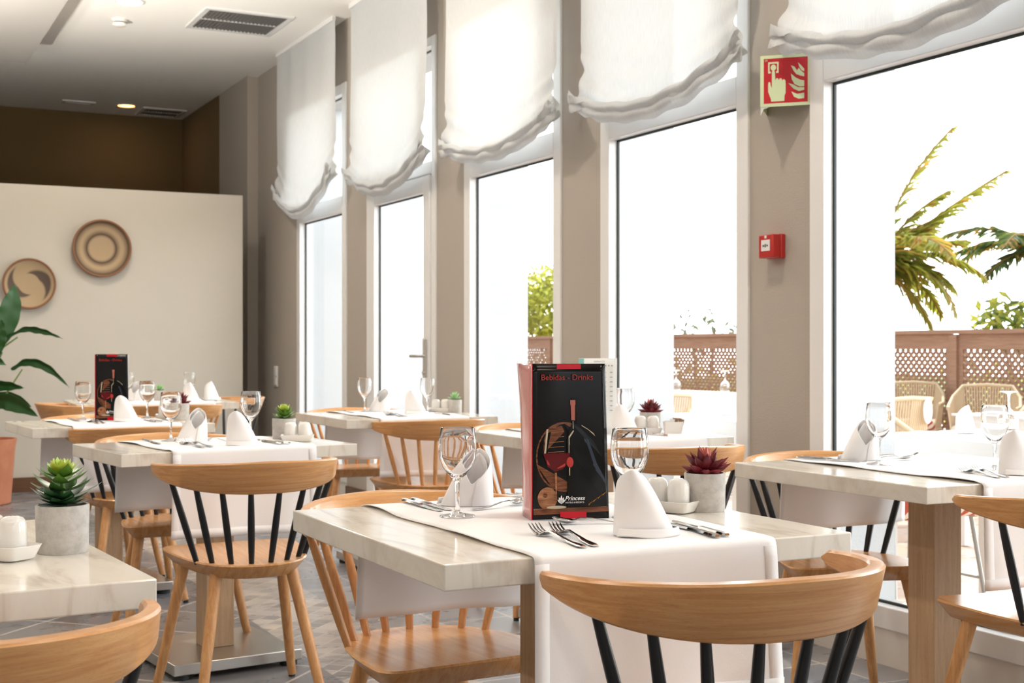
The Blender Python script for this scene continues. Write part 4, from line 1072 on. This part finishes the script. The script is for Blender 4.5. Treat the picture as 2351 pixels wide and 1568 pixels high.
def foliage_cloud(mb, c, rx, ry, rz, n, size, seed, up=.3, slots=2):
    rr = random.Random(seed)
    for _ in range(n):
        while True:
            p = Vector((rr.uniform(-1, 1), rr.uniform(-1, 1), rr.uniform(-1, 1)))
            if p.length < 1 and p.length > .35: break
        q = Vector((c[0] + p.x * rx, c[1] + p.y * ry, c[2] + p.z * rz)); s_ = size * rr.uniform(.6, 1.3)
        M = T(*q) @ Rz(rr.uniform(0, 6.28)) @ Ry(rr.uniform(-1.2, .6) + up) @ Rx(rr.uniform(-1, 1)); mb.slot = rr.randrange(slots)
        mb.add([(0, 0, 0), (s_ * .5, s_ * .16, .02 * s_), (s_, 0, -.04 * s_), (s_ * .5, -s_ * .16, .02 * s_)], [(0, 1, 2, 3)], M)
def shrub(x, y, z, rx, ry, rz, n, size, seed, label, mats=('lime_leaf', 'palm_green'), name='shrub'):
    t = thing(name, (x, y, -.6), 0, label, 'shrub', 'greenery beyond the terrace fence')
    g = MB(); foliage_cloud(g, (0, 0, z + .6), rx, ry, rz, n, size, seed, slots=len(mats)); g.build('foliage', list(mats), t, smooth=False)
    g = MB()
    for k in range(4): g.tube([(0, 0, 0), (.2 * math.cos(k * 1.6) * rx, .25 * math.sin(k * 1.6) * ry, z * .5 + .3), (.4 * math.cos(k * 1.6) * rx, .5 * math.sin(k * 1.6) * ry, z + .6)], [.03, .02, .01], 6)
    g.build('stems', 'bark', t)
def frond(mb, base, yaw, pitch, L, droop, n=34, leaf=.36, seed=0, slots=(0, 1)):
    rr = random.Random(seed); pts = []; p = Vector(base); a = pitch
    for k in range(n + 1):
        pts.append(p.copy()); p = p + Vector((math.cos(yaw) * math.cos(a), math.sin(yaw) * math.cos(a), math.sin(a))) * (L / n); a -= droop / n
    mb.slot = slots[0]; mb.tube(pts[::3] + [pts[-1]], .012, 5)
    side = Vector((-math.sin(yaw), math.cos(yaw), 0))
    for k in range(2, n + 1):
        t_ = k / n; d_ = (pts[k] - pts[k - 1]).normalized(); ll = leaf * math.sin(PI * min(.97, t_ * .8 + .2)) ** .6 * rr.uniform(.8, 1.1)
        for s_ in (-1, 1):
            for rep in range(2):
                dr = (d_ * rr.uniform(.45, .9) + side * s_ * rr.uniform(.5, .9) + Vector((0, 0, rr.uniform(-.35, .15)))).normalized()
                w_ = d_ * .019; q0 = pts[k] - d_ * (L / n) * .5 * rep; q1 = q0 + dr * ll * .55 + Vector((0, 0, -.01)); q2 = q0 + dr * ll + Vector((0, 0, -.10 * ll - rr.uniform(0, .06)))
                mb.slot = slots[1] if rr.random() < .82 else slots[0]
                mb.add([q0 - w_, q0 + w_, q1 + w_ * .9, q2, q1 - w_ * .9], [(0, 1, 2, 3, 4)])
def palm(x, y, h, specs, label, mats):
    t = thing('palm_tree', (x, y, -.6), 0, label, 'palm tree', 'greenery beyond the terrace fence')
    g = MB(); g.tube([(0, 0, 0), (.02, .03, h * .5), (0, 0, h + .6)], [.16, .13, .12], 12); g.build('trunk', 'bark', t)
    for k, (yaw, pit, L, dr) in enumerate(specs):
        g = MB(); frond(g, (0, 0, h + .6), rad(yaw), rad(pit), L, rad(dr), seed=k + int(x * 10)); g.build('frond', list(mats), t, smooth=False)
palm(9.80, 10.85, 1.95, [(-27, 42, 1.7, 12), (-32, 66, 1.1, 40), (-60, 10, 1.1, 90), (-35, 15, .9, 70), (-27, 30, 1.0, 30), (-15, 55, .9, 40), (-10, -5, 1.0, 60), (-45, 30, 1.2, 80), (20, 50, 1.5, 70), (60, 30, 1.4, 80), (150, 40, 1.5, 80), (-100, 40, 1.4, 80), (200, 50, 1.4, 70), (-25, 78, 1.7, 35), (-30, -30, .9, 40)], 'yellow green palm beside the white pier seen through the nearest window', ('palm_dry', 'palm_green'))
palm(13.75, 12.2, 2.3, [(153, 25, 1.3, 60), (140, 45, 1.3, 70), (170, 5, 1.0, 60), (100, 35, 1.3, 80), (200, 40, 1.2, 80), (-20, 40, 1.3, 80), (30, 40, 1.3, 80), (-90, 40, 1.2, 80)], 'second palm at the right edge of the picture, farther out', ('palm_dry', 'palm_dark'))
shrub(13.4, 12.2, 1.35, .65, .55, .38, 500, .22, 21, 'dark green bush above the fence at the right edge', ('palm_dark', 'palm_green'))
shrub(10.35, 19.0, 1.75, .9, .8, .62, 2200, .20, 22, 'bright yellow green bush above the fence through the middle window')
shrub(10.4, 14.9, 1.35, .5, .45, .30, 90, .16, 23, 'sparse grey green bush above the fence through the fourth window', ('grey_leaf', 'grey_leaf'))
for k in range(8):
    shrub(9.75, 7.6 + 1.75 * k, .45, .45, 1.0, .55, 420, .15, 30 + k, ['low sunlit hedge bush glimpsed through the lattice fence, %s' % w_ for w_ in ('nearest the right edge', 'beside the right fence post', 'behind the rope chairs', 'behind the white pier', 'behind the fourth window', 'left part of the fourth window', 'behind the middle pier', 'under the bright bush')][k], ('lime_leaf', 'palm_green'))

def terrace_table(x0, x1, y0, y1, label, cloth=True):
    t = thing('terrace_table', (x0, y0, 0), 0, label, 'table', 'terrace tables'); z = .72
    g = MB(); g.box(0, x1 - x0, 0, y1 - y0, z - .012, z); g.build('tabletop', 'white_metal', t, bevel=.003, smooth=False)
    g = MB(); g.box(.02, x1 - x0 - .02, .02, y1 - y0 - .02, z - .09, z - .012); g.build('apron', 'white_metal', t, smooth=False)
    for x in (.03, x1 - x0 - .07):
        for y in (.03, y1 - y0 - .07):
            g = MB(); g.box(x, x + .04, y, y + .04, 0, z - .09); g.build('leg', 'white_metal', t, smooth=False)
    if cloth:
        c = thing('tablecloth', (x0, y0, 0), 0, 'white cloth draped over the ' + label, 'tablecloth', 'white tablecloths on the terrace')
        W_, D_ = x1 - x0, y1 - y0
        def fn(u, v):
            # u across, v along with overhang on all sides
            h_ = .20; x = -h_ + (W_ + 2 * h_) * u; y = -h_ + (D_ + 2 * h_) * v; zz = z + .004
            ox_ = max(0, -x, x - W_); oy_ = max(0, -y, y - D_); o_ = max(ox_, oy_)
            xx = min(max(x, -.012), W_ + .012); yy = min(max(y, -.012), D_ + .012)
            if o_ > 0:
                zz -= max(0, o_ - .012); wv_ = .012 * math.sin((x + y) * 16) * o_ / h_
                if ox_ > 0: xx += (wv_ + .02 * o_ / h_) * (1 if x > 0 else -1)
                if oy_ > 0: yy += (wv_ + .02 * o_ / h_) * (1 if y > 0 else -1)
            return (xx, yy, zz)
        g = MB(); g.grid(fn, 44, 60); g.build('cloth_panel', 'cloth', c, solid=.002)
    return t
terrace_table(3.86, 4.50, 3.10, 4.30, 'nearest terrace table just outside the nearest window')
terrace_table(3.85, 4.50, 4.90, 6.1, 'terrace table outside the fourth window')
terrace_table(5.45, 6.20, 4.55, 5.45, 'bare white terrace table between the rope chairs', cloth=False)
terrace_table(5.6, 6.35, 8.2, 9.3, 'terrace table far outside the fourth window')
ZO = .7285
put(P_nap, (4.18, 4.10, ZO), rad(20), 'white rolled napkin on the nearest terrace table', 'rolled white napkins on the tables')
put(P_nap, (4.16, 5.75, ZO), rad(30), 'white rolled napkin on the terrace table outside the fourth window', 'rolled white napkins on the tables')
put(P_nap, (5.95, 5.10, .722), rad(110), 'white cone napkin on the bare terrace table', 'rolled white napkins on the tables')
put(P_knife, (4.02, 4.22, ZO), rad(-40), 'knife on the nearest terrace table left of its napkin', GK)
put(P_fork, (4.1, 5.55, ZO), rad(-60), 'fork on the terrace table outside the fourth window', GF)
def upside(x, y, z, lab):
    put(P_glass, (x, y, z + .1745), 0, lab, 'upturned wine glasses on the terrace tables', tilt=(PI, 0))
upside(4.30, 3.98, ZO, 'upturned wine glass beside the napkin on the nearest terrace table')
upside(6.02, 4.92, .722, 'upturned wine glass at the right on the bare terrace table')
upside(5.95, 8.9, ZO, 'left upturned wine glass on the far terrace table, before the lattice')
upside(6.1, 8.45, ZO, 'right upturned wine glass on the far terrace table, before the lattice')
put(P_red, (5.8, 9.0, ZO - .004), .5, 'red succulent on the far terrace table, faint through the fourth window', GP)
def make_rope_chair(disc):
    t = thing('rope_chair', (0, 0, 0), 0, 'rope chair', 'chair')
    fr = [(-.25, .20, .61), (-.27, 0, .62), (-.255, -.16, .69), (-.19, -.26, .775), (0, -.285, .785), (.19, -.26, .775), (.255, -.16, .69), (.27, 0, .62), (.25, .20, .61)]
    lo = [(-.22, .20, .40), (-.245, 0, .40), (-.235, -.15, .40), (-.16, -.21, .40), (0, -.23, .40), (.16, -.21, .40), (.235, -.15, .40), (.245, 0, .40), (.22, .20, .40)]
    g = MB(); g.tube(fr, .014, 10); g.tube(lo, .011, 8); g.build('frame', 'rope', t)
    def lp(P_, u):
        k = u * (len(P_) - 1); i = min(int(k), len(P_) - 2); q = k - i; return Vector(P_[i]).lerp(Vector(P_[i + 1]), q)
    g = MB(); n = 74
    for k in range(n + 1):
        u = k / n; g.tube([lp(lo, u), lp(fr, u)], .0058, 6, cap=False)
    g.build('rope_back', 'rope', t)
    g = MB(); g.box(-.23, .23, -.19, .22, .395, .475); g.build('cushion', 'stripe_fabric', t, bevel=.03, seg=4)
    for sx in (-1, 1):
        for sy, yy in ((1, .18), (-1, -.17)):
            g = MB(); g.tube([(sx * .21, yy, .395), (sx * .25, yy + sy * .05, .008)], .0095, 8); g.build('leg', 'grey_metal', t)
        g = MB(); g.tube([(sx * .235, .21, .14), (sx * .235, -.20, .14)], .007, 8); g.build('side_stretcher', 'grey_metal', t)
    if disc:
        g = MB(); g.lathe([(.001, -.004), (.062, -.004), (.064, 0), (.062, .004), (.001, .004)], 28, T(.145, -.275, .705) @ Rz(rad(18)) @ Rx(PI / 2) @ Matrix.Scale(1.25, 4, (0, 1, 0))); g.build('white_disc', 'white_plastic', t)
    return t
RC = make_rope_chair(False); RD = make_rope_chair(True)
for p, x, y, rz, lab in ((RD, 5.70, 6.32, 5, 'rope backed terrace chair with a white oval disc'), (RC, 8.15, 8.62, 130, 'rope backed terrace chair farthest back, left by the pier'),
                         (RC, 8.05, 7.70, 128, 'rope backed terrace chair in front of the fence post'), (RC, 8.1, 7.0, 120, 'rope backed terrace chair cropped at the right edge'),
                         (RC, 3.96, 4.24, 180, 'terrace chair with striped cushion and grey legs right outside the nearest window'), (RC, 4.76, 7.5, 0, 'rope backed terrace chair outside the fourth window beside the white reveal')):
    put(p, (x, y, -.005), rad(rz), lab, 'rope chairs on the terrace')
